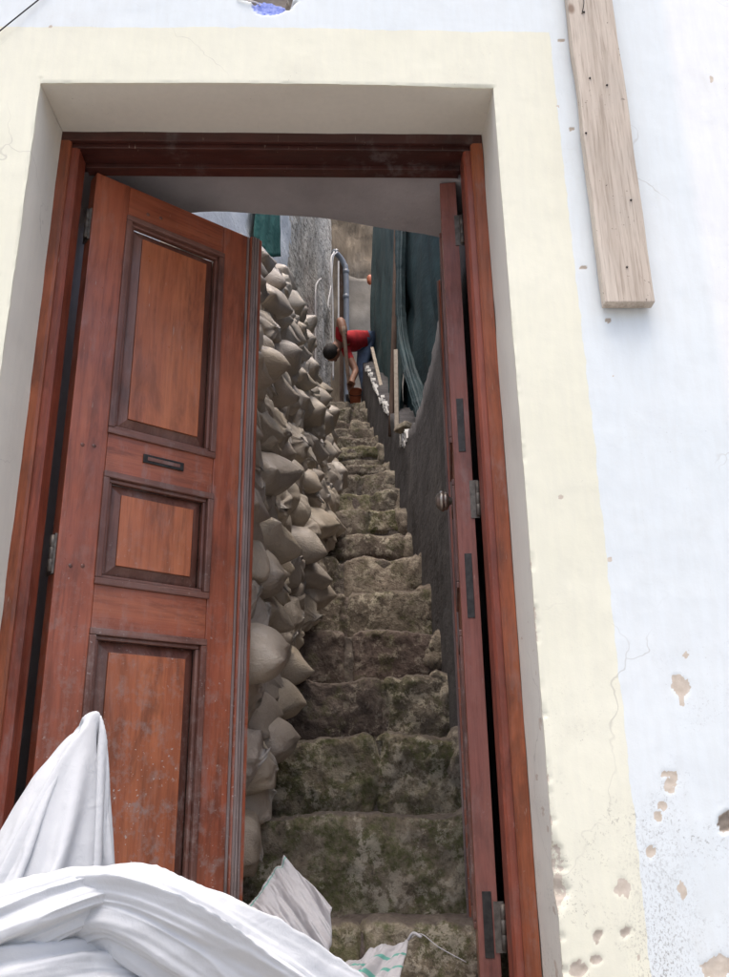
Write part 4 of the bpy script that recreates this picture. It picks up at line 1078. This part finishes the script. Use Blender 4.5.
for tag_, dy, dx in (('L', -.10, -.015), ('R', .11, .02)):
    J['h'+tag_] = (np.array([hx[0]+dx, hx[1]+dy, hx[2]-.07]), .10)
    J['t'+tag_] = (np.array([hx[0]+dx-.035, hx[1]+dy*1.05-.02, hx[2]-.26]), .085)
    J['k'+tag_] = (np.array([hx[0]+dx-.065, hx[1]+dy*1.1-.03, hx[2]-.42]), .066)
    J['c'+tag_] = (np.array([hx[0]+dx-.03, hx[1]+dy*1.15, hx[2]-.58]), .062)
    J['a'+tag_] = (np.array([hx[0]+dx-.0, hx[1]+dy*1.15+.03, ZF+.085]), .048)
    J['f'+tag_] = (np.array([hx[0]+dx-.02, hx[1]+dy*1.15-.03, ZF+.04]), .042)
    J['o'+tag_] = (np.array([hx[0]+dx-.10, hx[1]+dy*1.2-.08, ZF+.035]), .036)
E_ = [('pelvis', 'spine'), ('spine', 'chest'), ('chest', 'neckb'), ('neckb', 'neck'), ('neck', 'skull'), ('skull', 'crown'), ('chest', 'shN'), ('shN', 'upN'), ('upN', 'elN'), ('elN', 'foN'), ('foN', 'haN'),
      ('chest', 'shF'), ('shF', 'upF'), ('upF', 'elF'), ('elF', 'foF'), ('foF', 'haF')]
for t_ in 'LR': E_ += [('pelvis', 'h'+t_), ('h'+t_, 't'+t_), ('t'+t_, 'k'+t_), ('k'+t_, 'c'+t_), ('c'+t_, 'a'+t_), ('a'+t_, 'f'+t_), ('f'+t_, 'o'+t_)]
def fingers(hc, axis, side, tag_):
    """four fingers and a thumb wrapped round the shovel handle through hc"""
    ax = np.array(axis)/np.linalg.norm(axis); sd_ = np.array(side)/np.linalg.norm(side); nn = np.cross(ax, sd_)
    for i in range(5):
        off = ax*(.032-.021*i) if i < 4 else ax*.045
        s1 = 1 if i < 4 else -1; ln = (.9, 1.05, 1., .85, .8)[i]
        a = hc+sd_*.02*ln+off; b = hc+sd_*.014+nn*.024*s1*ln+off; c = hc-sd_*.012+nn*.026*s1+off
        J[f'{tag_}p{i}'] = (a, .011); J[f'{tag_}q{i}'] = (b, .0095); J[f'{tag_}r{i}'] = (c, .0085)
        E_.extend([('ha'+tag_, f'{tag_}p{i}'), (f'{tag_}p{i}', f'{tag_}q{i}'), (f'{tag_}q{i}', f'{tag_}r{i}')])
hb = px(351, 402, 6.72); hb[2] = ZF+.02; ht = px(343.5, 326, 6.27)
def on_handle(p):
    d = ht-hb; return hb+d*np.clip(((p-hb)@d)/(d@d), 0, 1)
gN, gF = on_handle(haN), on_handle(haF)
fingers(gN, ht-hb, (0.2, .2, .6), 'N'); fingers(gF, ht-hb, (.8, .4, .3), 'F')
man = empty('person', (float(hx[0]), float(hx[1]), ZF-.002), label='person in red shirt and jeans bending over a shovel at the stair top', cat='person')
me = skin('body', J, E_, None, man)
for nm_ in ('skin', 'shirt', 'jeans', 'boots', 'hair'): me.materials.append(M[nm_])
def near(p, a, b):
    d = b-a; t = np.clip(((p-a)@d)/(d@d), 0, 1); return np.linalg.norm(p-a-d*t)
segs = [(J[a][0], J[b][0], a, b) for a, b in E_]
for pl in me.polygons:
    c = np.array(pl.center); k = min(range(len(segs)), key=lambda i: near(c, np.array(segs[i][0]), np.array(segs[i][1])))
    a, b = segs[k][2], segs[k][3]
    if a == 'pelvis' and b == 'spine': mi = 2 if np.linalg.norm(c-hipc) < .13 else 1
    elif a in ('spine', 'chest') and b in ('chest', 'neckb', 'shN', 'shF'): mi = 1
    elif b in ('upN', 'upF', 'neck') : mi = 1 if b != 'neck' else 0
    elif a in ('upN', 'upF'): mi = 0
    elif a[0] in 'afo' and a[1:] in 'LR' and len(a) == 2: mi = 3
    elif a[0] in 'pelvishtkc' and (len(a) == 2 or a == 'pelvis'): mi = 2
    else: mi = 0
    pl.material_index = mi; pl.use_smooth = True
o = bpy.data.objects.new('body', me); COL.objects.link(o); o.parent = man; o.location = -man.location
# head details
hv = Vector(np.array(J['crown'][0])-np.array(J['skull'][0])).normalized()      # towards the crown
fwd = Vector((-.35, -.25, -.9)); fwd = (fwd-hv*fwd.dot(hv)).normalized(); sdv = hv.cross(fwd).normalized()
hc = Vector(px(331.8, 352.5, 6.43))
def blob(name, c, rad, mat, axes, squash=None, n=16):
    v, f = [], []
    for i in range(n):
        for k in range(n//2+1):
            a = 2*math.pi*i/n; b = math.pi*k/(n//2)
            q = axes[0]*(math.sin(b)*math.cos(a)*rad[0])+axes[1]*(math.sin(b)*math.sin(a)*rad[1])+axes[2]*(math.cos(b)*rad[2])
            v.append(tuple(c+q))
    return mesh(name, v, gridf(n, n//2+1, True), mat, man)
blob('face', hc+fwd*.012-hv*.01, (.082, .070, .105), M['skin'], (fwd, sdv, hv), n=20)
blob('hair', hc-fwd*.018+hv*.018, (.085, .077, .100), M['hair'], (fwd, sdv, hv), n=20)
blob('nose', hc+fwd*.098-hv*.022, (.018, .012, .022), M['skin'], (fwd, sdv, hv))
for s_ in (-1, 1):
    blob('ear', hc+sdv*s_*.073-hv*.02-fwd*.005, (.018, .010, .03), M['skin'], (fwd, sdv, hv))
    blob('eye', hc+fwd*.082+sdv*s_*.03+hv*.005, (.009, .013, .008), M['hair'], (fwd, sdv, hv), n=10)
blob('mouth', hc+fwd*.083-hv*.06, (.008, .024, .006), M['shirt'], (fwd, sdv, hv), n=10)
sv = empty('shovel', tuple(hb), label='wooden-handled shovel held upright by the person in red', cat='shovel')
tube('handle', [ht, (ht+hb)/2, hb+np.array([0, 0, .1])], .020, M['handle'], sv, n=10)
bld = []
for i, tt in enumerate(np.linspace(0, 1, 7)):
    for k, ss in enumerate(np.linspace(-1, 1, 9)):
        wv_ = .07*(1-.75*tt**3)
        bld.append(hb+np.array([ss*wv_*.8, ss*wv_*.6+.02-.03*(1-ss*ss), .16-.16*tt]))
ob = mesh('blade', bld, gridf(7, 9), M['iron'], sv); ob.modifiers.new('t', 'SOLIDIFY').thickness = .004
